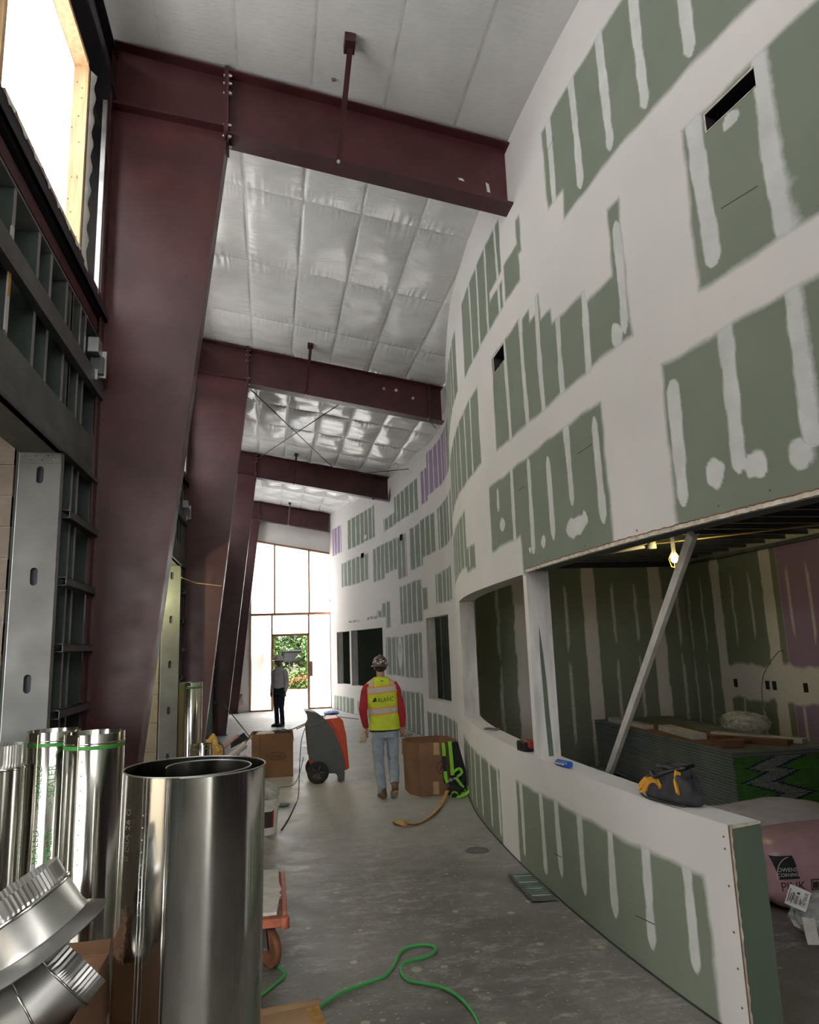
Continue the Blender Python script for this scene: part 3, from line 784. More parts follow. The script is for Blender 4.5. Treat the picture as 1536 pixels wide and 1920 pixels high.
# ---------------------------------------------------------------- left wall: steel studs, openings, high windows
WL = thing('wall_left', kind='structure'); tag(WL, 'left wall of steel studs, box headers and dark sheathing')
XI, XO = -1.38, -1.62
def slot_plate(x0, x1, y, z0, z1, zs, w=.045, h=.115):
    m = MB(); n = 16; zz = sorted(zs); cx = .5 * (x0 + x1) + .0
    lim = [z0] + [.5 * (a + b) for a, b in zip(zz[:-1], zz[1:])] + [z1]
    for k, zc in enumerate(zz):
        a, b = lim[k], lim[k + 1]; cap = []; rec = []
        for i in range(n):
            t = 2 * math.pi * (i + .5) / n; c, s = math.cos(t), math.sin(t)
            cap.append((cx + c * w / 2, zc + s * w / 2 + (h - w) / 2 * (1 if s > 0 else -1)))
            # radial projection on the rectangle
            sx = (x1 - cx) / abs(c) if abs(c) > 1e-6 else 1e9
            sz = ((b - zc) if s > 0 else (zc - a)) / abs(s) if abs(s) > 1e-6 else 1e9
            q = min(sx, sz); rec.append((cx + c * q, zc + s * q))
        base = [(p[0], y, p[1]) for p in cap] + [(p[0], y, p[1]) for p in rec] + [(p[0], y + .03, p[1]) for p in cap]
        fs = []
        for i in range(n):
            j = (i + 1) % n; fs += [(i, j, n + j, n + i), (2 * n + i, 2 * n + j, j, i)]
        cor = [(x0, y, a), (x1, y, a), (x1, y, b), (x0, y, b)]
        o_ = len(base); base += cor
        def near(p): return min(range(4), key=lambda q: (cor[q][0] - p[0])**2 + (cor[q][2] - p[1])**2)
        for i in range(n):
            j = (i + 1) % n; a_, b_ = rec[i], rec[j]
            if abs(a_[0] - b_[0]) > 1e-6 and abs(a_[1] - b_[1]) > 1e-6:
                mx = (max if .5 * (a_[0] + b_[0]) > cx else min)(a_[0], b_[0]); mz = (max if .5 * (a_[1] + b_[1]) > zc else min)(a_[1], b_[1])
                base.append((mx, y, mz)); fs.append((n + i, n + j, len(base) - 1))
        m.add(base, fs)
    return m
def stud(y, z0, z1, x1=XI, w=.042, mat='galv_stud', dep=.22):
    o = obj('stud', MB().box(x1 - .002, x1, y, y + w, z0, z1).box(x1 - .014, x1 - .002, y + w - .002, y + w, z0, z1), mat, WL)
    obj('stud_web', MB().box(x1 - dep, x1 - .003, y + .001, y + .004, z0, z1), 'sheathing', o)  # web coloured dark for the shade inside the steel stud
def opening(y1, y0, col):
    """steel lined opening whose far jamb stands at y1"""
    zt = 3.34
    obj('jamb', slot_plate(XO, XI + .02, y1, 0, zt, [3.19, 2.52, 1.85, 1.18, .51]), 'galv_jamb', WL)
    obj('slot_shade', MB().box(XO + .01, XI + .012, y1 + .031, y1 + .05, 0, zt), 'membrane', WL)  # near-black sheet standing in for the shade behind the slots
    obj('jamb_flange', MB().box(XI + .017, XI + .02, y1, y1 + .05, 0, zt).box(XO - .003, XO, y1 - .003, y1 + .03, 0, zt), 'galv_stud', WL)
    obj('clip_angle', MB().box(XO + .01, XI + .01, y1 - .004, y1, zt - .07, zt), 'galv_jamb', WL)
    for i in range(7):
        obj('screw', MB().ball((XO + .03 + i * .036, y1 - .006, zt - .02 - (.03 if i % 2 else 0)), .006, 8, 5), 'bolt_zinc', WL)
    obj('header', MB().box(XO, XI + .02, y0, col, zt + .10, 3.67).box(XO, XI + .02, y0, y1 + .04, zt, zt + .004), 'galv_jamb', WL)
    obj('header_track', MB().box(XI - .02, XI + .045, y0, col + .03, zt, zt + .025).box(XI + .02, XI + .024, y0, col + .03, zt + .025, zt + .10), 'galv_dark', WL)
    obj('jamb', MB().box(XO, XI + .02, y0 - .05, y0, 0, zt), 'galv_jamb', WL)
    # sheathing either side of the opening, block pier outside
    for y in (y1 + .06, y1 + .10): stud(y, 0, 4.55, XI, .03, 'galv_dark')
    BP = obj('block_pier', MB().box(XO - .40, XO - .03, y1 + .0, y1 + .9, 0, 3.5), 'mortar', WL)
    zc = 0.0; k = 0
    while zc < 3.45:
        off = 0 if k % 2 else -.2
        for a, b in ((XO - .02 - .39 - off - .2, XO - .02 - off - .2), (XO - .02 - off - .19 if off == 0 else XO - .02 - .19 + .0, XO - .02)):
            a2, b2 = max(a, XO - .41), min(b, XO - .022)
            if b2 - a2 > .03:
                obj('block', MB().box(a2 + .005, b2 - .005, y1 - .012 + rnd.uniform(-.002, .002), y1 + .03, zc + .005, zc + .198), 'concrete_block', BP)
        zc += .203; k += 1
def wall_section(ya, yb, op, win, studs_u, studs_l, first):
    m = MB()
    if op:
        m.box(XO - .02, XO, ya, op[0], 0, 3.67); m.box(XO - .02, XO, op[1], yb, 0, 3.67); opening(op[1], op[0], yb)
        m.box(XO - .02, XO, ya, yb, 3.67, 4.72)
    else: m.box(XO - .02, XO, ya, yb, 0, 4.72)
    obj('sheathing', m, 'sheathing', WL)
    m = MB().box(XO - .02, XO, ya, yb, 6.62, 7.35).box(XO - .02, XO, ya, yb, 4.72, 4.93); yy = ya
    for w0, w1 in win: m.box(XO - .02, XO, yy, w0 - .02, 4.93, 6.62); yy = w1 + .02
    m.box(XO - .02, XO, yy, yb, 4.93, 6.62); obj('membrane', m, 'membrane', WL)
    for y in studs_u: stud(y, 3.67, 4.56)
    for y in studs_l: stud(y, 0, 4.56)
    obj('furring_channel', MB().box(XI, XI + .05, ya + .3, yb + .05, 4.03, 4.04).box(XI + .048, XI + .052, ya + .3, yb + .05, 4.03, 4.17).box(XI, XI + .05, ya + .3, yb + .05, 4.16, 4.17), 'galv_dark', WL)
    obj('stud_track', MB().box(XI - .2, XI + .004, ya + .05, yb, 4.55, 4.565), 'galv_stud', WL)
    # girts
    obj('girt', MB().box(XI - .01, XI + .012, ya, yb, 4.565, 4.66).box(XI - .2, XI - .01, ya, yb, 4.645, 4.66), 'steel_primer', WL)
    obj('sill_girt', MB().box(XI - .2, XI + .06, ya, yb, 4.70, 4.715).box(XI + .045, XI + .06, ya, yb, 4.70, 4.78).box(XI - .2, XI - .02, ya, yb, 4.66, 4.90).box(XI - .02, XI + .02, ya, yb, 4.86, 4.90), 'dark_girt', WL)
    obj('eave_girt', MB().box(XI - .2, XI + .05, ya, yb, 6.93, 6.95).box(XI + .04, XI + .05, ya, yb, 6.80, 6.95).box(XI - .2, XI + .05, ya, yb, 7.20, 7.22), 'dark_girt', WL)
    if op:
        for z in (2.95, 2.50, 2.07, 1.65, 1.22, .8):
            obj('hat_channel', MB().box(XI, XI + .06, op[1] + .10, yb + .0, z - .03, z - .026).box(XI + .056, XI + .06, op[1] + .10, yb, z - .03, z + .025).box(XI, XI + .06, op[1] + .10, yb, z + .021, z + .025), 'galv_dark', WL)
wn_i = [2]
def high_window(y0, y1, z0=4.92, z1=6.48):
    w = thing('window_%d' % wn_i[0], kind='structure'); wn_i[0] += 1
    xa, xb = -1.50, XI
    for nm, b in (('frame_board', (xa, xb, y1, y1 + .04, z0, z1)), ('frame_board', (xa, xb, y0 - .04, y0, z0, z1)), ('frame_board', (xa, xb, y0, y1, z1, z1 + .04)), ('frame_board', (xa, xb, y0, y1, z0 - .03, z0 + .005))):
        obj(nm, MB().box(*b), 'wood', w)
    r = random.Random(int(y0 * 10))
    for i in range(14):
        obj('knot', MB().ball((r.uniform(xa + .02, xb - .02), y1 - .001, r.uniform(z0 + .1, z1 - .1)), (.005, .002, .007), 8, 5), 'wood_knot', w)
    n = 18; vs = []; fs = []
    for j in range(n + 1):
        for i in range(n + 1):
            u, v = i / n, j / n; e = math.sin(math.pi * u) * math.sin(math.pi * v)
            vs.append((-1.485 - .04 * e - .008 * e * math.sin(11 * u + 9 * v), y0 + (y1 - y0) * u, z0 + (z1 - z0) * v))
    for j in range(n):
        for i in range(n): a = j * (n + 1) + i; fs.append((a, a + 1, a + n + 2, a + n + 1))
    obj('sheet', MB().add(vs, fs), 'poly_sheet', w, True)
    # loose wrap folded over the edge of the opening
    vs = []; fs = []; n = 40
    for i in range(n + 1):
        z = z0 - .10 + (z1 + .1 - z0) * i / n
        wd = .085 + .008 * math.sin(i * .37) + .006 * math.sin(i * 1.13 + 2) + (.10 * max(0, 1 - i / 5) if i < 5 else 0)
        vs += [(XI + .006, y1 + .04, z), (XI + .03 + .01 * math.sin(i * 1.3), y1 + .05 + wd * .5, z - (.05 if i < 3 else 0)), (XI + .008, y1 + .04 + wd, z - (.06 if i < 3 else 0))]
    for i in range(n):
        k = 3 * i; fs += [(k, k + 1, k + 4, k + 3), (k + 1, k + 2, k + 5, k + 4)]
    obj('loose_wrap', MB().add(vs, fs), 'mud_white', w, True)
    vs = []; fs = []
    for i in range(41):
        y = y0 + (y1 - y0) * i / 40; d = .03 + .02 * math.sin(i * 1.1) + .015 * math.sin(i * 2.7)
        vs += [(XI - .02, y, z0 + .01), (XI + .02, y, z0 + .012), (XI + .028, y, z0 - d)]
    for i in range(40):
        k = 3 * i; fs += [(k, k + 1, k + 4, k + 3), (k + 1, k + 2, k + 5, k + 4)]
    obj('loose_wrap', MB().add(vs, fs), 'mud_white', w, True)
SECT = [(-6.0, -.25, None, [(-5.4, -3.8), (-2.4, -.8)], [-4, -3, -2], [], True),  # both windows unseen, added to brighten the hall
        (-.25, 5.87, (1.35, 4.95), [(.55, 2.15), (3.58, 5.15)], [1.7, 2.1, 2.55, 3.0, 3.43, 3.86, 4.29, 4.54, 4.90, 5.05], [5.27, 5.42, 5.80], False),  # first window is out of view, added for more daylight
        (5.87, 12.0, (7.3, 11.5), [(7.0, 8.5), (9.95, 11.42)], [7.7, 8.2, 8.7, 9.2, 9.7, 10.2, 10.6, 10.95, 11.3], [11.68, 11.85], False),  # first window hidden behind the column, added for more daylight
        (12.0, 18.86, (14.0, 18.2), [(16.7, 18.25)], [15, 15.8, 16.6, 17.4], [18.5, 18.7], False),
        (18.86, 25.5, None, [(22.9, 24.5)], [], [19.5, 20.5, 21.5, 22.5, 23.5, 24.5], False)]
for a in SECT:
    wall_section(*a)
    for w_ in a[3]: high_window(*w_)
# unseen walls and roof added outside the openings to hold back sky light
OUT = thing('wall_sky_block', kind='structure'); tag(OUT, 'unseen block wall added to keep sky light out of the left openings')
obj('block_face', MB().box(-4.3, -4.1, 1.2, 25.5, -.12, 3.9), 'concrete_block', OUT)
obj('sky_block_roof', MB().box(-4.3, XO - .02, -6.0, 25.5, 3.72, 3.85), 'membrane', OUT)
obj('end_face', MB().box(-4.3, XO - .02, 25.4, 25.5, -.12, 3.72), 'concrete_block', OUT)
obj('slab', MB().box(-4.1, -2.29, 1.2, 25.4, -.12, -.02), 'concrete_floor', OUT)
# stud face beside each column, cut stud with a yellow sticker, gang box
for y in (5.66, 11.78, 18.64):
    obj('edge_stud', MB().box(XI - .012, XI + .024, y, y + .03, 4.80, 6.62), 'galv_stud', WL)
obj('scrap_stud', MB().box(XI + .004, XI + .012, 3.83, 3.87, 3.70, 4.30), 'wrap_white', WL)
obj('sticker', MB().box(XI + .012, XI + .014, 3.835, 3.865, 3.90, 4.03), 'bag_yellow', WL)
obj('sheathing_patch', MB().box(XI - .19, XI - .18, 4.56, 5.04, 3.68, 3.98), 'galv_dark', WL)
for y in (5.55, 11.75):
    g = thing('gang_box', (XI + .05, y, 4.3), 0, 'grey steel junction boxes clamped beside the %s red column' % ('nearest' if y < 6 else 'second'), 'junction box')
    obj('box', MB().box(-.05, .03, -.04, .10, .0, .12), 'galv_stud', g, bevel=.004)
    obj('box', MB().box(-.05, .05, .06, .2, -.14, .0), 'galv_dark', g, bevel=.004)
    obj('strap', MB().box(-.04, .06, .10, .13, -.16, .06).box(-.02, .02, .02, .04, -.2, -.12), 'galv_stud', g)

# ---------------------------------------------------------------- roof insulation
CEIL = thing('ceiling', kind='structure'); tag(CEIL, 'sloping ceiling of white quilted vinyl insulation')
PAN = {}
def pillow(w, l, sag, seed):
    key = (round(w, 3), round(l, 3), sag, seed)
    if key in PAN: return PAN[key]
    nx, ny = 40, max(24, min(60, int(l * 36))); vs = []; fs = []
    r = random.Random(seed * 31 + int(l * 100)); ph = [r.uniform(0, 6.28) for _ in range(6)]
    for j in range(ny + 1):
        for i in range(nx + 1):
            u, v = i / nx, j / ny
            e = (math.sin(math.pi * u) ** .42) * (math.sin(math.pi * v) ** .5) if 0 < u < 1 and 0 < v < 1 else 0
            ripple = .16 * math.sin(7 * v + 4 * u + ph[0]) + .14 * math.sin(6 * u - 5 * v + ph[1]) + .05 * math.sin(25 * v + ph[2])
            edge = min(v, 1 - v) * l; side = min(u, 1 - u) * w
            puck = .007 * math.exp(-edge / .13) * math.sin(u * 70 + 4 * math.sin(ph[3] + u * 9)) + .005 * math.exp(-side / .07) * math.sin(v * l * 55 + 5 * math.sin(ph[4] + v * 7))
            if not (0 < u < 1 and 0 < v < 1): puck = 0
            vs.append((w * u, l * v, -.173 * w * u - sag * e * (1 + ripple) - (puck if sag > .03 else 0)))
    for j in range(ny):
        for i in range(nx): a = j * (nx + 1) + i; fs.append((a, a + nx + 1, a + nx + 2, a + 1))
    me = bpy.data.meshes.new('insulation_panel'); me.from_pydata(vs, [], fs); me.update(); me.shade_smooth(); me.materials.append(MATS['vinyl_insulation'])
    PAN[key] = me
    return me
SX = [-1.64, -.97, -.30, .36, 1.03, 1.70, 2.37, 3.04, 3.71, 4.4]
ROWS = [(-6.0, -.25, .012), (-.25, 5.87, .014), (5.87, 7.49, .050), (7.49, 9.09, .055), (9.09, 10.75, .055), (10.75, 12.0, .045), (12.0, 13.3, .07), (13.3, 14.7, .075), (14.7, 16.1, .075), (16.1, 17.5, .07), (17.5, 18.86, .06),
        (18.86, 20.2, .07), (20.2, 21.5, .07), (21.5, 22.8, .07), (22.8, 24.1, .06), (24.1, 25.5, .05)]
for r_i, (ya, yb, sag) in enumerate(ROWS):
    for i in range(len(SX) - 1):
        o = link('insulation_panel', pillow(SX[i + 1] - SX[i], yb - ya, sag, (i * 3 + r_i) % 4), None, CEIL)
        o.location = (SX[i], ya, roof(SX[i]))
for x in SX[1:-1]:
    obj('seam_tape', MB().box(x - .012, x + .012, -6, 25.45, roof(x) - .006, roof(x) - .002), 'vinyl_tape', CEIL)
obj('roof_deck', MB().add([(-1.7, -6, roof(-1.7) + .03), (4.5, -6, roof(4.5) + .03), (4.5, 25.6, roof(4.5) + .03), (-1.7, 25.6, roof(-1.7) + .03), (-1.7, -6, roof(-1.7) + .08), (4.5, -6, roof(4.5) + .08), (4.5, 25.6, roof(4.5) + .08), (-1.7, 25.6, roof(-1.7) + .08)],
    [(0, 3, 2, 1), (4, 5, 6, 7), (0, 1, 5, 4), (1, 2, 6, 5), (2, 3, 7, 6), (3, 0, 4, 7)]), 'membrane', CEIL)
for x, y in ((-.72, 8.2), (-.62, 11.2), (.55, 5.6), (.66, 8.05), (1.45, 9.3), (.75, 10.2), (1.9, 8.0), (1.6, 11.1), (.9, 16.0), (1.8, 15.0)):
    m = MB().lathe([(.001, -.010), (.010, -.010), (.012, -.006), (.022, -.004), (.022, 0)], 14)
    k = obj('fastener', m, 'galv_stud', CEIL); k.location = (x, y, roof(x) - .02)
# ================================================================== STEEL FRAMES
XK, ZB, ZT, SL = -.39, 6.515, 7.15, .173
def rz(x, z): return z - SL * (x - XK)
def make_frame(y, xe, label, base=True, stub=False, col=True, hide_right=False):
    f = thing('steel_frame', (0, y, 0), 0, label, 'steel frame', 'dark red steel frames along the hall')
    if col:
        xo = -1.345
        def xi(z): return -1.094 + .108 * z
        obj('column_web', MB().prism([(xo, 0), (xi(0), 0), (xi(ZB), ZB), (XK, ZT), (xo, rz(xo, ZT))], 'y', -.006, .006), 'steel_primer', f)
        obj('outer_flange', MB().box(xo - .016, xo, -.11, .11, 0, rz(xo, ZT)), 'steel_primer', f)
        p0, p1 = (xi(0), 0), (xi(ZB - .03), ZB - .03)
        obj('inner_flange', MB().hexa([(p0[0], -.11, 0), (p0[0] + .016, -.11, 0), (p0[0] + .016, .11, 0), (p0[0], .11, 0), (p1[0], -.11, p1[1]), (p1[0] + .016, -.11, p1[1]), (p1[0] + .016, .11, p1[1]), (p1[0], .11, p1[1])]), 'steel_primer', f)
        obj('stiffener', MB().hexa([(xo, -.10, 6.695), (XK - .02, -.10, 6.575), (XK - .02, .10, 6.575), (xo, .10, 6.695), (xo, -.10, 6.708), (XK - .02, -.10, 6.588), (XK - .02, .10, 6.588), (xo, .10, 6.708)]), 'steel_primer', f)
        obj('cap_flange', MB().hexa([(xo, -.11, rz(xo, ZT) - .014), (XK, -.11, ZT - .014), (XK, .11, ZT - .014), (xo, .11, rz(xo, ZT) - .014), (xo, -.11, rz(xo, ZT)), (XK, -.11, ZT), (XK, .11, ZT), (xo, .11, rz(xo, ZT))]), 'steel_primer', f)
        obj('weld_seam', MB().box(xo, xi(3.17), -.008, -.006, 3.165, 3.175), 'steel_primer_dark', f)
        obj('base_plate', MB().box(xo - .03, xi(0) + .05, -.14, .14, 0, .02), 'steel_primer', f)
    # bolted end plates
    obj('end_plate', MB().box(XK - .018, XK - .001, -.11, .11, ZB - .10, ZT + .03), 'steel_primer', f)
    obj('end_plate', MB().box(XK + .001, XK + .018, -.11, .11, ZB - .10, ZT + .03), 'steel_primer', f)
    for z in (ZB - .02, ZB + .09, ZT - .22, ZT - .12, ZT - .04):
        for yy in (-.07, .07):
            m = MB().tube([(XK - .03, yy, z), (XK + .045, yy, z)], .011, 8).tube([(XK + .018, yy, z), (XK + .034, yy, z)], .02, 6)
            obj('bolt', m, 'bolt_zinc', f)
    # rafter
    obj('rafter_web', MB().prism([(XK, ZB), (xe, rz(xe, ZB)), (xe, rz(xe, ZT)), (XK, ZT)], 'y', -.005, .005), 'steel_primer', f)
    def fl(z, t):
        return MB().hexa([(XK, -.11, z), (xe + .02, -.11, rz(xe + .02, z)), (xe + .02, .11, rz(xe + .02, z)), (XK, .11, z), (XK, -.11, z + t), (xe + .02, -.11, rz(xe + .02, z + t)), (xe + .02, .11, rz(xe + .02, z + t)), (XK, .11, z + t)])
    obj('bottom_flange', fl(ZB - .012, .014), 'steel_primer', f); obj('top_flange', fl(ZT - .014, .014), 'steel_primer', f)
    # flange brace reaching up to a purlin
    xb = .60
    b = obj('flange_brace', MB().bar((xb, -.08, rz(xb, ZB) - .02), (xb + .05, -.74, roof(xb) - .08), .045, .006).bar((xb + .02, -.08, rz(xb, ZB) - .0), (xb + .07, -.74, roof(xb) - .06), .006, .045), 'steel_primer', f)
    obj('brace_cleat', MB().box(xb - .0, xb + .09, -.80, -.66, roof(xb) - .10, roof(xb) - .015), 'steel_primer', b)
    obj('bolt', MB().ball((xb, -.10, rz(xb, ZB) - .02), .018, 8, 5), 'bolt_zinc', f)
    if stub:
        obj('end_bracket', MB().hexa([(xe + .0, -.12, rz(xe, ZB) - .02), (xe + .03, -.12, rz(xe, ZB) - .02), (xe + .03, .08, rz(xe, ZB) - .02), (xe, .08, rz(xe, ZB) - .02), (xe + .08, -.12, rz(xe, ZT) + .02), (xe + .11, -.12, rz(xe, ZT) + .02), (xe + .11, .08, rz(xe, ZT) + .02), (xe + .08, .08, rz(xe, ZT) + .02)]), 'steel_primer_dark', f)
        obj('end_bracket', MB().bar((xe + .16, -.11, rz(xe, ZB) - .02), (xe + .20, -.11, rz(xe, ZT)), .02, .02), 'paper_white', f)
    return f
def rafter_hole(f, x, z):
    obj('web_clip', MB().ball((x, -.02, z), (.03, .012, .03), 10, 6), 'bolt_zinc', f)
F1 = make_frame(5.87, 2.22, 'nearest dark red steel frame with tapered column and mottled rafter')
F2 = make_frame(12.0, 3.02, 'second dark red steel frame, its column lit orange red')
F3 = make_frame(18.86, 3.14, 'third dark red steel frame whose rafter stops short of the curved wall', stub=True)
F4 = make_frame(25.22, 2.02, 'farthest dark red steel frame against the sheeted end window')
rafter_hole(F2, 1.98, 6.52); rafter_hole(F2, 2.20, 6.50); rafter_hole(F2, 2.5, 6.36)
for f, x in ((F2, 2.78), (F3, 2.74)):
    obj('stiffener', MB().prism([(x - .006, rz(x, ZB)), (x + .006, rz(x, ZB)), (x + .04, rz(x, ZT)), (x + .028, rz(x, ZT))], 'y', -.1, .0), 'steel_primer', f)
    obj('rod_clamp', MB().ball((x - .02, -.10, rz(x, ZB) - .02), (.04, .03, .05), 8, 6), 'galv_dark', f)
# patches of rust and paint drips on the nearest rafter
for x, z, w, h in ((1.75, 5.99 + .33, .05, .02), (2.02, 6.22, .03, .10), (1.86, 6.17, .12, .012)):
    obj('bare_patch', MB().hexa([(x, -.008, z), (x + w, -.008, z - w * .3), (x + w * 1.1, -.006, z - w * .3), (x, -.006, z), (x - .01, -.008, z + h), (x + w * .7, -.008, z + h * .8), (x + w * .7, -.006, z + h * .8), (x - .01, -.006, z + h)]), 'paper_white', F1)
# bracing rods under the roof of the third bay
def rod(a, b, label):
    tag(obj('brace_rod', MB().tube([a, b], .009, 8), 'dark_girt', smooth=True), label, 'rod', 'thin bracing rods under the roof')
rod((-.34, 12.06, 6.45), (1.66, 18.72, 6.76), 'dark bracing rod running from the second column knee under the quilted ceiling')
rod((1.17, 12.10, 6.23), (-.45, 18.72, 6.92), 'dark bracing rod crossing the other to reach the third column')
rod((2.76, 11.9, 5.93), (3.44, 14.2, 6.50), 'short dark rod from the second rafter to the curved wall')
rod((2.09, 18.72, 6.58), (3.33, 16.8, 6.28), 'thin dark rod from the third rafter to the curved wall')
# string tied from the opening to the second column, lamp wire at the far end
tag(obj('yellow_string', MB().tube([(-1.33, 11.3, 3.14), (-1.15, 11.7, 3.09), (-.775, 11.87, 3.05)], .007, 6), 'wire_yellow'), 'thin yellow string tied across the second red column', 'string')

def bulb(loc, label, glow, power, col, cage, drop=.12):
    b = thing('work_bulb', loc, 0, label, 'lamp', 'bare temporary bulbs')
    obj('globe', MB().ball((0, 0, -.03), (.045, .045, .06), 14, 10), glow, b, True)
    obj('socket', MB().lathe([(.001, drop), (.022, drop), (.026, .03), (.001, .03)], 14), 'lamp_base', b, True)
    if cage:
        for k in range(6):
            a = k * math.pi / 3
            obj('cage_wire', MB().tube([(.03 * math.cos(a), .03 * math.sin(a), .05), (.075 * math.cos(a), .075 * math.sin(a), -.03), (.05 * math.cos(a), .05 * math.sin(a), -.13), (0, 0, -.15)], .003, 6), 'bag_yellow', b)
    l = bpy.data.objects.new('bulb_light', bpy.data.lights.new('bulb_light', 'POINT')); COL.objects.link(l)
    l.data.energy = power; l.data.color = col; l.data.shadow_soft_size = .05; l.parent = b; l.location = (0, 0, -.12)
    return b
bulb((5.0, 8.2, 3.0), 'caged bulb glowing yellow below the dark joists', 'bulb_glow', 9, (1.0, .82, .42), True, .50)
bulb((2.02, 25.12, 3.56), 'small bare bulb hanging beside the end window', 'bulb_glow_far', 6, (1.0, .9, .6), False)
bulb((-1.95, 10.6, 3.05), 'yellow bulb hung outside the opening behind the nearest column', 'bulb_glow', 60, (1.0, .93, .5), False, .66)
tag(obj('lamp_wire', MB().tube([(.95, 25.36, 3.28), (1.5, 25.3, 3.42), (2.03, 25.15, 3.68)], .006, 6), 'dark_girt'), 'thin dark wire drooping across the end window to the bulb', 'wire')
# ================================================================== SHEET METAL IN THE FOREGROUND
def spiral_roll():
    t = thing('sheet_metal_roll', (-.345, 3.38, 0), 0, 'large shiny open roll of sheet metal standing nearest the camera', 'sheet metal')
    t.rotation_euler = (0, .016, 0)
    n = 130; h = 1.52; vs = []; fs = []
    A0 = math.radians(-96); turn = math.radians(640)
    def pt(k):
        u = k / n; a = A0 + turn * u; x = min(1, u * 640 / 360)
        q = max(0, min(1, (u * 640 - 330) / 200)); q = q * q * (3 - 2 * q)
        r = .300 - .010 * x - .125 * q
        ox = .045 * q
        return ox + r * math.cos(a), r * math.sin(a), a
    for k in range(n + 1):
        x, y, a = pt(k); c, s = math.cos(a) * .0014, math.sin(a) * .0014
        vs += [(x + c, y + s, 0), (x + c, y + s, h), (x - c, y - s, h), (x - c, y - s, 0)]
    for k in range(n):
        b = 4 * k
        fs += [(b, b + 4, b + 5, b + 1), (b + 1, b + 5, b + 6, b + 2), (b + 2, b + 6, b + 7, b + 3)]
    fs += [(0, 1, 2, 3), (4 * n, 4 * n + 3, 4 * n + 2, 4 * n + 1)]
    obj('sheet', MB().add(vs, fs), 'galvanised_duct', t, True, angle=40)
    obj('rim_highlight', MB().tube([(pt(k)[0], pt(k)[1], h) for k in range(n + 1)], .0035, 6), 'duct_matte', t, True)  # bead added along the top edge to draw its bright highlight line
    # folded lock seam along the edge
    def cyl(r, u, v, a0): a = a0 + u / r; return (r * math.cos(a), r * math.sin(a), v)
    m = MB()
    for a_deg, w in ((-122, .006), (-125, .004), (-104, .008)):
        a = math.radians(a_deg); c, s = math.cos(a), math.sin(a)
        m.tube([(.301 * c, .301 * s, 0), (.301 * c, .301 * s, h - .002)], w * .6, 6)
    obj('lock_seam', m, 'galvanised_duct', t, True)
    for k in range(9):
        a = math.radians(-123.5)
        obj('rivet', MB().ball((.304 * math.cos(a), .304 * math.sin(a), 1.38 - k * .045), .0035, 6, 4), 'bolt_zinc', t)
    for txt, z in (('8 DIA 26 G', 1.30), ('28 GA-7 18', .93)):
        text_obj('stamped_marks', txt, .042, lambda u, v, z=z: cyl(.3025, -v, z + u, math.radians(-140)), 'duct_matte', t)
    return t
spiral_roll()
def duct(x, y, r, h, label, band=True, crimp=False, lean=(0, 0), print_=None, rz_=0., group='round ducts standing by the left wall'):
    t = thing('round_duct', (x, y, 0), rz_, label, 'duct', group)
    t.rotation_euler = (lean[0], lean[1], rz_)
    n = 48
    if crimp:
        obj('pipe', MB().lathe([(r, 0), (r, h - .12), (r - .002, h - .12), (r - .002, 0)], n), 'galvanised_duct', t, True, angle=40)
        vs = []; fs = []; k2 = 96
        for j, z in enumerate((h - .12, h - .10, h)):
            for k in range(k2):
                a = 2 * math.pi * k / k2; rr = r - .004 - (.004 if (k % 2 and j) else 0)
                vs.append((rr * math.cos(a), rr * math.sin(a), z))
        for j in range(2):
            for k in range(k2): fs.append((j * k2 + k, j * k2 + (k + 1) % k2, (j + 1) * k2 + (k + 1) % k2, (j + 1) * k2 + k))
        obj('crimped_end', MB().add(vs, fs), 'duct_matte', t)
        obj('bead', MB().lathe([(r, h - .135), (r + .004, h - .13), (r, h - .12)], n), 'galvanised_duct', t, True)
    else:
        obj('pipe', MB().lathe([(r, 0), (r, h - .002), (r - .001, h), (r - .003, h), (r - .004, h - .002), (r - .004, 0)], n), 'galvanised_duct', t, True, angle=40)
        obj('bead', MB().lathe([(r, h - .055), (r + .003, h - .05), (r, h - .045)], n), 'galvanised_duct', t, True)
    if band:
        obj('green_band', MB().lathe([(r + .0012, h - .082), (r + .0012, h - .060)], n), 'print_green', t, True)
    obj('seam', MB().tube([(r * math.cos(-1.9), r * math.sin(-1.9), .01), (r * math.cos(-1.9), r * math.sin(-1.9), h - .01)], .004, 6), 'galvanised_duct', t)
    for k in range(8):
        obj('rivet', MB().ball(((r + .004) * math.cos(-1.75), (r + .004) * math.sin(-1.75), h - .14 - k * .075), .004, 6, 4), 'bolt_zinc', t)
    if print_:
        for a0, txt, sz in print_:
            for z0, tt, s2 in ((h - .14, '<-', .045), (h - .27, txt, sz), (h - .40, '->', .045), (h - .62, txt, sz)):
                text_obj('printed_mark', tt, s2, lambda u, v, z0=z0, a0=a0: ((r + .0015) * math.cos(a0 - v / r), (r + .0015) * math.sin(a0 - v / r), z0 + u), 'print_green', t)
    return t
duct(-.985, 4.52, .160, 1.58, 'tall shiny duct with a green band, rightmost of the left group')
duct(-1.272, 4.78, .148, 1.58, 'tall duct with green SEALER lettering, second from the right', print_=[(-1.78, 'SEALED', .055), (-1.30, 'SEALER', .055)])
duct(-1.475, 4.56, .120, 1.535, 'duct with a crimped top end between the banded ducts', band=False, crimp=True)
duct(-1.665, 4.30, .140, 1.575, 'duct with a green band cut by the left edge of the picture')
duct(-1.06, 10.35, .150, 1.62, 'tall shiny duct leaning near the second red column', band=True)
duct(-.86, 9.9, .125, .86, 'short duct standing before the taller duct by the second column', band=False)
def basis(axis):
    a = Vector(axis).normalized(); q = a.to_track_quat('Z', 'Y'); return q.to_matrix().to_4x4()
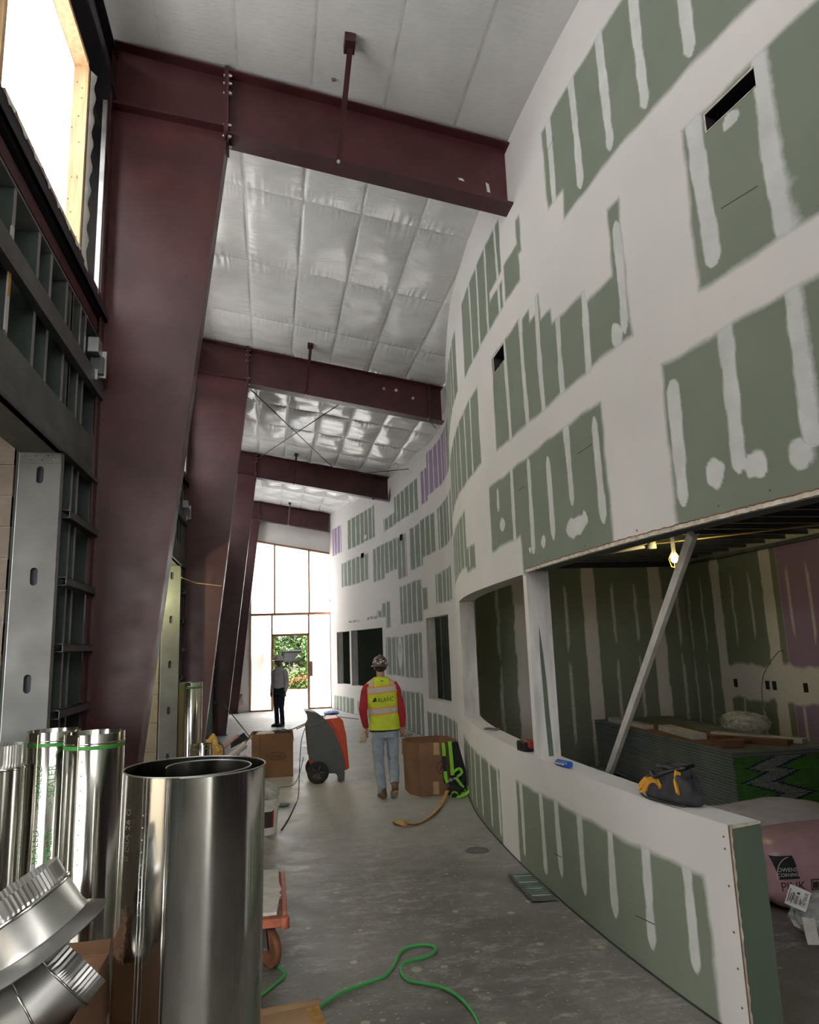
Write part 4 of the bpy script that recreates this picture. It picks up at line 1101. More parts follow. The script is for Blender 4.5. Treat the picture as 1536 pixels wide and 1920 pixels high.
# ---- carton with duct fittings
def carton(name, loc, w, d, h, label, flaps=(), rz_=0., th=.006, cat='box'):
    t = thing(name, loc, rz_, label, cat)
    m = MB()
    m.box(-w / 2, w / 2, -d / 2, d / 2, 0, th)
    obj('bottom', m, 'cardboard', t)
    obj('side', MB().box(-w / 2, w / 2, -d / 2, -d / 2 + th, th, h), 'cardboard', t); obj('side', MB().box(-w / 2, w / 2, d / 2 - th, d / 2, th, h), 'cardboard', t)
    obj('side', MB().box(-w / 2, -w / 2 + th, -d / 2 + th, d / 2 - th, th, h), 'cardboard', t); obj('side', MB().box(w / 2 - th, w / 2, -d / 2 + th, d / 2 - th, th, h), 'cardboard', t)
    for side, ln, drop in flaps:
        e = .012
        if side == 'x+': p = [(w / 2, -d / 2, h), (w / 2, d / 2, h), (w / 2 + ln, d / 2 - e, h - drop), (w / 2 + ln, -d / 2 + e, h - drop)]
        if side == 'x-': p = [(-w / 2, -d / 2, h), (-w / 2, d / 2, h), (-w / 2 - ln, d / 2 - e, h - drop), (-w / 2 - ln, -d / 2 + e, h - drop)]
        if side == 'y-': p = [(-w / 2, -d / 2, h), (w / 2, -d / 2, h), (w / 2 - e, -d / 2 - ln, h - drop), (-w / 2 + e, -d / 2 - ln, h - drop)]
        if side == 'y+': p = [(-w / 2, d / 2, h), (w / 2, d / 2, h), (w / 2 - e, d / 2 + ln, h - drop), (-w / 2 + e, d / 2 + ln, h - drop)]
        q = [(a, b, c + th) for a, b, c in p]
        obj('flap', MB().hexa(p + q), 'cardboard', t)
    return t
carton('cardboard_box', (-.96, 2.95, 0), .62, .90, .80, 'cardboard box full of duct fittings at the lower left corner', (('x+', .015, .20), ('y+', .10, -.02)))
def takeoff():
    t = thing('duct_takeoff', (-.80, 2.95, 1.045), 0, 'flanged round takeoff collar lying tilted on top of the fittings', 'duct fitting')
    t.rotation_euler = basis((-.50, -.02, .85)).to_euler()
    r = .170
    obj('body', MB().lathe([(r + .006, 0), (r, .02), (r - .006, .12), (r - .010, .12), (r - .004, .02), (r + .002, 0)], 56), 'duct_matte', t, True, angle=40)
    obj('flange', MB().lathe([(r + .002, 0), (r + .020, -.008), (r + .058, -.040), (r + .057, -.043), (r + .019, -.011), (r + .002, -.004)], 56), 'duct_matte', t, True, angle=40)
    vs = []; fs = []; k2 = 128
    for j, z in enumerate((.12, .135, .190)):
        for k in range(k2):
            a = 2 * math.pi * k / k2; rr = r - .006 - (.005 if (k % 2 and j) else 0); vs.append((rr * math.cos(a), rr * math.sin(a), z))
    for j in range(2):
        for k in range(k2): fs.append((j * k2 + k, j * k2 + (k + 1) % k2, (j + 1) * k2 + (k + 1) % k2, (j + 1) * k2 + k))
    obj('crimped_collar', MB().add(vs, fs), 'duct_matte', t)
    obj('bead', MB().lathe([(r - .006, .11), (r + .004, .118), (r - .006, .126)], 56), 'galvanised_duct', t, True)
    for a in (-1.0, -.9):
        obj('rivet', MB().ball(((r - .0) * math.cos(a), r * math.sin(a), +.06 + (a + 1) * .3), .006, 8, 5), 'bolt_zinc', t)
    a = -1.45
    obj('stamp', MB().box(-.012, .012, -.012, .012, 0, .0006).xf(Matrix.Translation(((r + .039) * math.cos(a), (r + .039) * math.sin(a), -.0235)) @ Matrix.Rotation(a, 4, 'Z') @ Matrix.Rotation(.70, 4, 'Y')), 'print_white', t)
takeoff()
def elbow():
    t = thing('duct_elbow', (-.085, 0, -.03), 0, 'segmented metal duct elbow with a crimped end lying in the carton', 'duct fitting')
    r = .135
    # centre line bending from the crimped end (right) to the open end (left)
    P = [(-.655, 3.02, .905), (-.745, 2.95, .835), (-.86, 2.87, .79), (-.985, 2.80, .80), (-1.09, 2.76, .86)]
    tang = [Vector((-.62, -.35, -.62)), Vector((-.78, -.42, -.42)), Vector((-.88, -.45, -.1)), Vector((-.85, -.42, .3)), Vector((-.7, -.36, .6))]
    rings = []
    for p, tg in zip(P, tang):
        M = basis(tg); rings.append([Vector(p) + (M @ Vector((r * math.cos(2 * math.pi * k / 40), r * math.sin(2 * math.pi * k / 40), 0))) for k in range(40)])
    for i in range(4):
        vs = rings[i] + rings[i + 1]; fs = [(k, (k + 1) % 40, 40 + (k + 1) % 40, 40 + k) for k in range(40)]
        obj('gore', MB().add(vs, fs), 'duct_matte', t, True)
    for i in (0, 1, 2, 3, 4):
        pts = rings[i] + [rings[i][0]]
        obj('ridge', MB().tube(pts, .0045, 6, False), 'galvanised_duct', t, True)
    M = basis((.62, .35, .62)); vs = []; fs = []; k2 = 90
    for j, z in enumerate((0, .03, .085)):
        for k in range(k2):
            a = 2 * math.pi * k / k2; rr = r - .003 - (.005 if (k % 2 and j) else 0); vs.append(Vector(P[0]) + M @ Vector((rr * math.cos(a), rr * math.sin(a), z)))
    for j in range(2):
        for k in range(k2): fs.append((j * k2 + k, j * k2 + (k + 1) % k2, (j + 1) * k2 + (k + 1) % k2, (j + 1) * k2 + k))
    obj('crimped_end', MB().add(vs, fs), 'duct_matte', t)
elbow()
t = thing('duct_collar', (-1.0, 2.62, .74), 0, 'dark open duct collar at the bottom left corner of the picture', 'duct fitting'); t.rotation_euler = (math.radians(24), math.radians(12), 0)
obj('ring', MB().lathe([(.15, 0), (.15, .14), (.147, .14), (.147, 0)], 48), 'duct_matte', t, True, angle=40); obj('bead', MB().lathe([(.15, .09), (.155, .096), (.15, .102)], 48), 'galvanised_duct', t, True)

# ---- flat cart on rusty casters
def cart():
    t = thing('flat_cart', (-.30, 5.53, 0), 0, 'low orange cart topped with a chipped white board behind the metal roll', 'cart')
    w, d, z = .78, .98, .30
    ch = MB().prism([(-w / 2 + .02, -d / 2 + .03), (w / 2 - .05, -d / 2 + .03), (w / 2 - .03, -d / 2 + .30), (w / 2 - .015, -d / 2 + .34), (w / 2 - .03, -d / 2 + .40), (w / 2 - .012, -d / 2 + .48), (w / 2 - .03, -d / 2 + .62), (w / 2 - .03, d / 2 - .02), (-w / 2 + .02, d / 2 - .02)], 'z', z + .035, z + .055)
    obj('board', ch, 'plaster_board', t)
    obj('deck', MB().box(-w / 2 + .02, w / 2 - .02, -d / 2 + .02, d / 2 - .02, z + .012, z + .034), 'rust_brown', t)
    for a, b in (((-w / 2, -d / 2, z), (w / 2, -d / 2, z)), ((-w / 2, d / 2, z), (w / 2, d / 2, z)), ((w / 2, -d / 2, z), (w / 2, d / 2, z)), ((-w / 2, -d / 2, z), (-w / 2, d / 2, z))):
        obj('frame_rail', MB().bar(a, b, .035, .05), 'rust_orange', t, bevel=.006)
    obj('corner_socket', MB().lathe([(.030, -.035), (.030, .03), (.022, .03), (.022, -.035)], 16, (w / 2 - .0, -d / 2 - .0, z)), 'rust_orange', t, True)
    for sx in (-1, 1):
        for sy in (-1, 1):
            c = thing('caster', (sx * (w / 2 - .09), sy * (d / 2 - .12), 0)); c.parent = t; c.rotation_euler = (0, 0, .5 if sx > 0 else -.3)
            wl = MB().lathe([(.02, -.02), (.085, -.018), (.105, -.024), (.115, -.016), (.115, .016), (.105, .024), (.085, .018), (.02, .02)], 28)
            wl.xf(Matrix.Translation((0, 0, .115)) @ Matrix.Rotation(math.pi / 2, 4, 'Y')); obj('wheel', wl, 'rust_brown', c, True)
            f = MB()
            for s in (-1, 1): f.hexa([(s * .035 - .004, -.03, .10), (s * .035 + .004, -.03, .10), (s * .035 + .004, .03, .10), (s * .035 - .004, .03, .10), (s * .035 - .004, .02, .27), (s * .035 + .004, .02, .27), (s * .035 + .004, .10, .27), (s * .035 - .004, .10, .27)])
            f.box(-.05, .05, .0, .11, .265, .275); obj('fork', f, 'galv_jamb', c)
            obj('axle', MB().tube([(-.045, 0, .115), (.045, 0, .115)], .009, 8), 'bolt_zinc', c)
cart()

# ---- bucket with film stuffed in it
def crumple(name, c, r, mat, parent, seed=1, n=26, m=16, amp=.18):
    rr = random.Random(seed); ph = [(rr.uniform(2, 7), rr.uniform(2, 7), rr.uniform(2, 7), rr.uniform(0, 6), rr.uniform(.4, 1)) for _ in range(7)]
    vs = []; fs = []
    for i in range(m + 1):
        p = math.pi * i / m
        for j in range(n):
            a = 2 * math.pi * j / n; d = Vector((math.sin(p) * math.cos(a), math.sin(p) * math.sin(a), math.cos(p)))
            k = 1 + amp * sum(w * abs(math.sin(x * d.x + y * d.y + z * d.z + q)) - .5 * w for x, y, z, q, w in ph) / 2
            vs.append((c[0] + r[0] * d.x * k, c[1] + r[1] * d.y * k, c[2] + r[2] * d.z * k))
    for i in range(m):
        for j in range(n): fs.append((i * n + j, (i + 1) * n + j, (i + 1) * n + (j + 1) % n, i * n + (j + 1) % n))
    return obj(name, MB().add(vs, fs), mat, parent, False)
b = thing('plastic_bucket', (-.06, 8.70, 0), 0, 'white compound bucket stuffed with clear film beside the cord', 'bucket')
obj('pail', MB().lathe([(.001, .003), (.128, .003), (.130, 0), (.150, .34), (.156, .34), (.156, .37), (.146, .37), (.144, .34), (.125, .02), (.001, .02)], 36), 'bucket_white', b, True, angle=40)
obj('rib', MB().lathe([(.147, .28), (.157, .285), (.157, .30), (.148, .305)], 36), 'bucket_white', b, True, angle=40)
crumple('film_lining', (0, 0, .42), (.15, .15, .12), 'clear_bag', b, 4)
def on_pail(u, v, a0, z): r = .1305 + .059 * z; a = a0 + u / r; return (r * math.cos(a), r * math.sin(a), z + v)
m = MB(); n = 12
for i in range(n):
    a, c = -1.9 + .9 * i / n, -1.9 + .9 * (i + 1) / n
    m.add([(.1375 * math.cos(a), .1375 * math.sin(a), .08), (.1375 * math.cos(c), .1375 * math.sin(c), .08), (.1475 * math.cos(c), .1475 * math.sin(c), .25), (.1475 * math.cos(a), .1475 * math.sin(a), .25)], [(0, 1, 2, 3)])
obj('label_panel', m, 'print_dark', b)
m = MB()
for i in range(4):
    a, c = -1.0 + .16 * i / 4, -1.0 + .16 * (i + 1) / 4
    m.add([(.1375 * math.cos(a), .1375 * math.sin(a), .08), (.1375 * math.cos(c), .1375 * math.sin(c), .08), (.148 * math.cos(c), .148 * math.sin(c), .26), (.148 * math.cos(a), .148 * math.sin(a), .26)], [(0, 1, 2, 3)])
obj('red_stripe', m, 'red_knit', b)
for k in range(4):
    m = MB()
    for i in range(6):
        a, c = -1.80 + .11 * i, -1.80 + .11 * (i + 1) - (.03 if (i + k) % 3 == 0 else 0); r_ = (.1305 + .059 * (.21 - .03 * k)) * 1.012
        m.add([(r_ * math.cos(a), r_ * math.sin(a), .205 - .03 * k), (r_ * math.cos(c), r_ * math.sin(c), .205 - .03 * k), (r_ * math.cos(c), r_ * math.sin(c), .217 - .03 * k), (r_ * math.cos(a), r_ * math.sin(a), .217 - .03 * k)], [(0, 1, 2, 3)])
    obj('label_line', m, 'print_white', b)
tag(crumple('green_rag', (.17, 10.05, .022), (.075, .06, .02), 'rag_green', None, 9), 'crumpled pale green rag on the floor by the bucket', 'rag')

# ---- carton of waste with printed oval
c = carton('cardboard_box', (.03, 12.55, 0), .66, .52, .68, 'brown cardboard box with a printed oval beside the dehumidifier', (('x+', .02, .17), ('x-', .10, .15)), .0)
vs = []; fs = []; n = 40
for i in range(n):
    a = 2 * math.pi * i / n
    vs += [(.06 + .155 * math.cos(a), -.2625, .33 + .062 * math.sin(a)), (.06 + .145 * math.cos(a), -.2625, .33 + .052 * math.sin(a))]
for i in range(n): j = (i + 1) % n; fs.append((2 * i, 2 * j, 2 * j + 1, 2 * i + 1))
obj('printed_oval', MB().add(vs, fs), 'print_dark', c)
text_obj('printed_name', 'eldan', .10, lambda u, v: (.06 + u + v * .2, -.2628, .33 + v), 'print_dark', c)
obj('printed_slit', MB().box(-.20, -.192, -.263, -.26, .25, .66), 'print_dark', c)
k = crumple('rubbish_bag', (.16, 12.6, .63), (.17, .14, .08), 'black_plastic', None, 12); tag(k, 'black rubbish bag bulging out of the printed box', 'bag')
k = crumple('plastic_wrap', (-.08, 12.55, .655), (.15, .12, .045), 'clear_film', None, 15); tag(k, 'pale crumpled wrap lying in the printed box', 'wrap')
tag(obj('metal_rod', MB().tube([(-.30, 12.38, .60), (-.77, 12.62, 1.17)], .009, 8), 'galv_jamb'), 'thin rod leaning out of the printed box', 'rod')

# ---- heap of offcuts by the second column
def pipe_piece(a, b, r, mat, label, cat='pipe'):
    m = MB().tube([a, b], r, 16, False).tube([a, b], r * .86, 16, False)
    return tag(obj('pipe_offcut', m, mat, smooth=True), label, cat, 'offcuts heaped by the second column')
pipe_piece((-.95, 11.0, .30), (-.38, 11.6, .60), .045, 'wrap_white', 'white tube leaning across the scrap heap')
pipe_piece((-1.0, 11.2, .42), (-.50, 11.9, .72), .03, 'pink_film', 'narrow pinkish tube leaning behind the white one')
pipe_piece((-.52, 11.0, .36), (-.36, 11.2, .50), .03, 'pink_film', 'short pink tube end poking up by the printed box')
pipe_piece((-.72, 11.4, .0), (-.40, 11.7, .64), .02, 'duct_matte', 'bare metal tube end beside the printed box')
k = crumple('insulation_scrap', (-.82, 11.05, .42), (.13, .13, .30), 'insul_yellow', None, 21, amp=.45); tag(k, 'torn clump of yellow fibre insulation on the scrap heap', 'insulation')
k = crumple('insulation_scrap', (-.66, 10.9, .24), (.15, .13, .15), 'insul_yellow', None, 22, amp=.45); tag(k, 'lower clump of yellow fibre insulation by the floor', 'insulation')
tag(obj('wall_panel_offcut', MB().hexa([(-1.0, 10.75, 0), (-.80, 10.75, 0), (-.80, 10.80, 0), (-1.0, 10.80, 0), (-1.0, 10.85, .66), (-.80, 10.85, .66), (-.80, 10.9, .66), (-1.0, 10.9, .66)]), 'galv_jamb'), 'grey metal panel offcut standing before the yellow insulation', 'panel')
m = MB(); vs = []; fs = []
for i in range(25):
    a = .2 + 3.6 * i / 24
    for z in (0, .07): vs.append((-.55 + .14 * math.cos(a), 10.7 + z, .38 + .13 * math.sin(a)))
for i in range(24): fs.append((2 * i, 2 * i + 2, 2 * i + 3, 2 * i + 1))
o = obj('metal_strap_coil', m.add(vs, fs), 'galv_jamb'); sd = o.modifiers.new('t', 'SOLIDIFY'); sd.thickness = .004
tag(o, 'curled loop of grey metal strap on the scrap heap', 'metal strap')
tag(obj('black_offcut', MB().prism([(-.62, .62), (-.42, .73), (-.33, .62), (-.40, .60), (-.62, .50)], 'y', 12.2, 12.24), 'black_plastic'), 'jagged black board offcut sticking up from the heap', 'board')
tag(obj('dark_disc', MB().tube([(-.86, 11.5, .52), (-.86, 11.56, .54)], [(.18, .22), (.18, .22)], 24), 'grey_plastic'), 'round dark grey disc leaning behind the yellow insulation', 'disc')
tag(obj('drywall_offcut', MB().hexa([(-.95, 11.1, .1), (-.45, 11.5, .35), (-.45, 11.8, .35), (-.95, 11.4, .1), (-.95, 11.1, .13), (-.45, 11.5, .38), (-.45, 11.8, .38), (-.95, 11.4, .13)]), 'paper_white'), 'white board offcut lying under the tubes', 'board')

# ---- dehumidifier
def dehum():
    t = thing('dehumidifier', (.86, 11.72, 0), .0, 'grey and orange wheeled dehumidifier standing in the middle of the floor', 'dehumidifier')
    def P(px, py): return ((px - 615) * .00857, (1463 - py) * .00857)
    body = [P(*q) for q in [(577, 1364), (590, 1363), (606, 1356), (614, 1358), (626, 1375), (636, 1398), (643, 1425), (646, 1442), (640, 1448), (612, 1447), (597, 1440), (590, 1424), (582, 1420)]]
    obj('side_panel', MB().prism(body, 'y', -.25, -.225), 'grey_plastic', t, bevel=.008); obj('side_panel', MB().prism(body, 'y', .225, .25), 'grey_plastic', t, bevel=.008)
    core = [P(*q) for q in [(579, 1366), (606, 1359), (612, 1354), (636, 1352), (643, 1357), (646, 1372), (650, 1415), (652, 1442), (640, 1446), (610, 1446), (590, 1440), (584, 1432)]]
    obj('housing', MB().prism(core, 'y', -.224, .224), 'orange_plastic', t, bevel=.012)
    obj('front_cover', MB().prism([P(*q) for q in [(626, 1353), (640, 1355), (648, 1380), (653, 1440), (647, 1443), (640, 1400), (630, 1372), (618, 1358)]], 'y', -.24, .24), 'orange_plastic', t, bevel=.01)
    fin = [P(*q) for q in [(574.5, 1338), (580, 1337.5), (592, 1341), (604, 1349), (613, 1356), (604, 1361), (590, 1364), (578, 1364), (582, 1357), (581, 1349), (577, 1342)]]
    obj('handle', MB().prism(fin, 'y', -.235, .235), 'grey_plastic', t, bevel=.01)
    obj('handle_trim', MB().tube([(*P(578, 1364)[:1], -.245, P(578, 1364)[1]), (P(590, 1363)[0], -.245, P(590, 1363)[1]), (P(603, 1360)[0], -.245, P(603, 1360)[1]), (P(613, 1355)[0], -.245, P(613, 1355)[1])], .012, 8), 'galv_jamb', t, True)
    obj('panel_groove', MB().tube([(P(*q)[0], -.252, P(*q)[1]) for q in [(600, 1363), (614, 1376), (624, 1395), (629, 1412), (629, 1420), (624, 1427), (615, 1431)]], .004, 6), 'galv_jamb', t)
    foot = [P(*q) for q in [(615, 1445), (645, 1445), (644, 1461), (636, 1462), (633, 1452), (626, 1447)]]
    for y in (-.24, .14): obj('foot', MB().prism(foot, 'y', y, y + .1), 'grey_plastic', t, bevel=.006)
    for y in (-.29, .23):
        c = P(597, 1444)
        w = thing('wheel', (c[0], y, .165)); w.parent = t
        obj('tyre', MB().lathe([(.10, 0), (.150, 0), (.165, .015), (.165, .055), (.150, .07), (.10, .07)], 32).xf(Matrix.Rotation(-math.pi / 2, 4, 'X')), 'rubber', w, True, angle=40)
        obj('rim', MB().lathe([(.001, .02), (.03, .012), (.035, .02), (.10, .012), (.103, .06), (.001, .06)], 32).xf(Matrix.Rotation(-math.pi / 2, 4, 'X')), 'black_plastic', w, True, angle=40)
        for k in range(5):
            a = k * 2 * math.pi / 5
            obj('spoke', MB().bar((.03 * math.cos(a), .012, .03 * math.sin(a)), (.10 * math.cos(a), .010, .10 * math.sin(a)), .012, .022, (0, 1, 0)), 'grey_plastic', w)
dehum()
def curve_pts(P, n=8):
    out = []
    P = [Vector(p) for p in P]
    for i in range(len(P) - 1):
        a = P[max(i - 1, 0)]; b = P[i]; c = P[i + 1]; d = P[min(i + 2, len(P) - 1)]
        for k in range(n):
            t = k / n
            out.append(.5 * ((2 * b) + (-a + c) * t + (2 * a - 5 * b + 4 * c - d) * t * t + (-a + 3 * b - 3 * c + d) * t ** 3))
    out.append(P[-1]); return out
tag(obj('power_cord', MB().tube(curve_pts([(.52, 11.62, .80), (.46, 11.5, .62), (.42, 11.2, .30), (.38, 10.6, .02), (.30, 9.9, .008), (.2, 9.2, .008), (.12, 8.75, .008)]), .007, 6), 'black_plastic'), 'thin black cord hanging from the dehumidifier to the floor', 'cord')
tag(obj('power_cord', MB().tube(curve_pts([(.50, 11.75, .36), (.44, 11.5, .2), (.34, 11.4, .03), (.12, 11.35, .007), (-.1, 11.2, .007)]), .006, 6), 'galv_dark'), 'thin grey cord looping behind the printed box', 'cord')
# ---- green extension cord
gc = [(-.02, 5.26, .012), (.06, 5.10, .012), (.09, 5.00, .012), (.03, 4.88, .012), (-.07, 4.73, .012), (-.16, 4.55, .012), (-.10, 4.36, .012), (.08, 4.38, .012), (.245, 4.50, .012), (.41, 4.666, .012), (.58, 4.75, .012), (.684, 4.803, .012), (.76, 4.92, .012), (.809, 5.042, .012), (.85, 5.13, .012), (.92, 5.19, .012), (1.0, 5.205, .012), (1.065, 5.17, .012), (1.08, 5.10, .012), (1.04, 5.04, .012),
      (.96, 4.995, .012), (.86, 4.955, .020), (.81, 4.89, .024), (.795, 4.80, .014), (.82, 4.71, .012), (.88, 4.66, .012), (.98, 4.585, .012), (1.05, 4.46, .012), (1.085, 4.30, .012), (1.085, 4.10, .012), (1.03, 3.6, .012), (.8, 3.1, .012)]
tag(obj('extension_cord', MB().tube(curve_pts(gc), .0095, 8), 'cord_green', smooth=True), 'green extension cord looping across the concrete floor', 'cord')
c = thing('carton_flap', (.10, 4.38, 0), .12, 'flattened tan carton with a rolled edge at the bottom of the picture', 'cardboard')
obj('sheet', MB().box(-.20, .17, -.32, .06, .045, .055), 'cardboard_light', c); obj('side', MB().box(-.20, .17, -.32, -.31, .0, .05).box(.16, .17, -.31, .06, 0, .05), 'cardboard', c)
obj('rolled_edge', MB().tube([(-.20, .075, .045), (.18, .085, .045)], .03, 14), 'cardboard_light', c, True)
obj('tape', MB().box(.10, .171, -.32, .05, .0552, .0562), 'strap_tan', c)
c = thing('sealant_tube', (-.10, 4.62, 0), .0, 'small white and pink sealant tube on the floor beside the roll', 'tube')
obj('tube', MB().tube([(.0, .12, .022), (.03, -.06, .022)], .02, 12), 'paper_white', c, True); obj('cap', MB().tube([(.03, -.06, .022), (.036, -.10, .022)], .022, 12), 'pink_film', c, True)

# ---- tall carton at the curved wall
def gaylord():
    t = thing('cardboard_box', (2.21, 10.34, 0), .0, 'tall open cardboard bin standing against the curved wall', 'box')
    base = [(-.22, -.36), (.24, -.36), (.32, -.22), (.32, .26), (.22, .36), (-.22, .36), (-.33, .24), (-.33, -.16)]
    h = .69; n = len(base)
    for i in range(n):
        a, b = base[i], base[(i + 1) % n]; s = 1.05
        p = [(a[0], a[1], 0), (b[0], b[1], 0), (b[0] * .985, b[1] * .985, 0), (a[0] * .985, a[1] * .985, 0), (a[0] * s, a[1] * s, h), (b[0] * s, b[1] * s, h), (b[0] * s * .985, b[1] * s * .985, h), (a[0] * s * .985, a[1] * s * .985, h)]
        obj('side', MB().hexa(p), 'cardboard', t)
        s0, s1 = 1.075, 1.06
        p = [(a[0] * s0, a[1] * s0, h - .21), (b[0] * s0, b[1] * s0, h - .21), (b[0] * (s0 - .012), b[1] * (s0 - .012), h - .21), (a[0] * (s0 - .012), a[1] * (s0 - .012), h - .21), (a[0] * s1, a[1] * s1, h + .005), (b[0] * s1, b[1] * s1, h + .005), (b[0] * (s1 - .012), b[1] * (s1 - .012), h + .005), (a[0] * (s1 - .012), a[1] * (s1 - .012), h + .005)]
        if i in (0, 1, 2, 6, 7): obj('flap', MB().hexa(p), 'cardboard', t)
    obj('bottom', MB().prism(base, 'z', .0, .006), 'cardboard', t)
    obj('tape', MB().box(-.03, .05, -.392, -.388, h - .16, h), 'cardboard_light', t); obj('tape', MB().box(-.05, .03, -.372, -.366, .02, .18), 'cardboard_light', t)
    vs = []; fs = []
    for i in range(32):
        a = 2 * math.pi * i / 32
        vs += [(.09 + .085 * math.cos(a), -.386, .36 + .085 * math.sin(a)), (.09 + .077 * math.cos(a), -.386, .36 + .077 * math.sin(a))]
    for i in range(32): j = (i + 1) % 32; fs.append((2 * i, 2 * j, 2 * j + 1, 2 * i + 1))
    obj('printed_ring', MB().add(vs, fs), 'print_dark', t)
    m = MB().add([(.04, -.386, .32), (.09, -.386, .40), (.14, -.386, .32), (.12, -.386, .32), (.09, -.386, .37), (.06, -.386, .32)], [(0, 1, 4, 5), (1, 2, 3, 4)]); obj('printed_mark', m, 'print_dark', t)
gaylord()
tag(obj('scrap_paper', MB().hexa([(2.10, 10.12, .50), (2.26, 10.10, .48), (2.28, 10.2, .49), (2.12, 10.22, .51), (2.12, 10.12, .58), (2.22, 10.10, .56), (2.24, 10.2, .57), (2.14, 10.22, .59)]), 'paper_white'), 'white paper scrap inside the tall cardboard bin', 'paper')
tag(obj('bin_rubbish', MB().prism([(-.2, -.3), (.2, -.3), (.26, .2), (-.26, .2)], 'z', .02, .44).xf(Matrix.Translation((2.21, 10.34, 0))), 'cardboard'), 'brown packing rubbish filling the tall cardboard bin', 'rubbish')
# ---- safety harness hung over the bin
def ribbon(P, w, side, th=.004):
    P = curve_pts(P, 5); vs = []; fs = []; sd = Vector(side).normalized() * (w / 2)
    for i, p in enumerate(P):
        d = (P[min(i + 1, len(P) - 1)] - P[max(i - 1, 0)]).normalized(); s = sd - d * sd.dot(d)
        s = s.normalized() * (w / 2) if s.length > 1e-5 else sd
        nn = d.cross(s).normalized() * th
        vs += [p - s - nn, p + s - nn, p + s + nn, p - s + nn]
    for i in range(len(P) - 1):
        k = 4 * i; fs += [(k + j, k + 4 + j, k + 4 + (j + 1) % 4, k + (j + 1) % 4) for j in range(4)]
    fs += [(0, 1, 2, 3), (len(vs) - 4, len(vs) - 1, len(vs) - 2, len(vs) - 3)]
    return MB().add(vs, fs)
h = thing('safety_harness', (2.40, 9.88, 0), 0, 'black and lime safety harness hanging over the tall bin', 'harness')
h.scale = (1, 1, .82); X1 = (1, 0, 0)
obj('back_pad', MB().hexa([(-.03, .0, .16), (.17, .02, .12), (.17, .05, .12), (-.03, .03, .16), (.03, .02, .84), (.12, .04, .84), (.12, .06, .84), (.03, .04, .84)]), 'harness_black', h, bevel=.01)
obj('web', ribbon([(-.10, .03, .83), (-.105, -.02, .80), (-.10, -.03, .45), (-.09, -.03, .22)], .05, X1), 'harness_black', h)
obj('web', ribbon([(-.10, .025, .84), (-.105, -.03, .81), (-.10, -.036, .64)], .046, X1), 'lime', h); obj('web', ribbon([(-.095, -.036, .40), (-.09, -.038, .30), (-.07, -.036, .22)], .046, X1), 'lime', h)
obj('web', ribbon([(.0, .03, .85), (-.01, -.02, .82), (0, -.03, .55), (.005, -.035, .33)], .05, X1), 'lime', h)
obj('web', ribbon([(.09, .05, .84), (.13, .02, .60), (.17, .0, .35), (.16, -.02, .10)], .06, X1), 'harness_black', h)
obj('web', ribbon([(.02, -.03, .38), (.10, -.04, .43), (.13, -.045, .36), (.06, -.05, .29), (.10, -.06, .20), (.14, -.06, .13)], .04, (.5, 0, .8)), 'lime', h)
obj('web', ribbon([(-.05, -.03, .24), (.03, -.05, .18), (.12, -.05, .20), (.17, -.04, .30)], .06, (0, .3, 1)), 'harness_black', h)
obj('buckle', MB().box(-.05, .0, -.05, -.04, .24, .29), 'galv_stud', h, bevel=.006); obj('buckle', MB().box(.01, .07, -.052, -.042, .26, .30), 'galv_stud', h, bevel=.006)
obj('leg_pad', MB().ball((.03, -.05, .09), (.12, .08, .10), 14, 9), 'harness_black', h, True)
obj('web', ribbon([(-.06, -.12, .02), (-.03, -.14, .09), (.03, -.14, .08), (.05, -.13, .01)], .05, (.2, .8, .2)), 'lime', h)
obj('web', ribbon([(.07, -.12, .01), (.10, -.14, .07), (.16, -.13, .06), (.20, -.1, .01)], .045, (.2, .8, .2)), 'lime', h)
obj('web', ribbon([(.02, -.16, .012), (.12, -.16, .04), (.2, -.14, .10), (.2, -.05, .14)], .04, (0, .6, .6)), 'lime', h)
obj('hook', MB().tube(curve_pts([(.20, -.10, .012), (.27, -.08, .03), (.28, -.02, .10), (.22, .0, .13)]), .014, 8), 'black_plastic', h, True)
tag(obj('lanyard_strap', ribbon([(2.30, 9.74, .10), (2.22, 9.62, .03), (2.10, 9.30, .012), (1.95, 8.95, .03), (1.82, 8.72, .02), (1.66, 8.52, .012), (1.52, 8.45, .03), (1.42, 8.55, .04), (1.40, 8.63, .02), (1.50, 8.60, .012)], .055, (.75, -.55, .25)), 'strap_tan'), 'tan webbing lanyard trailing across the floor from the harness', 'strap')
tag(crumple('crumpled_paper', (3.02, 16.6, .05), (.13, .10, .06), 'paper_white', None, 42), 'crumpled white paper at the foot of the curved wall', 'paper')

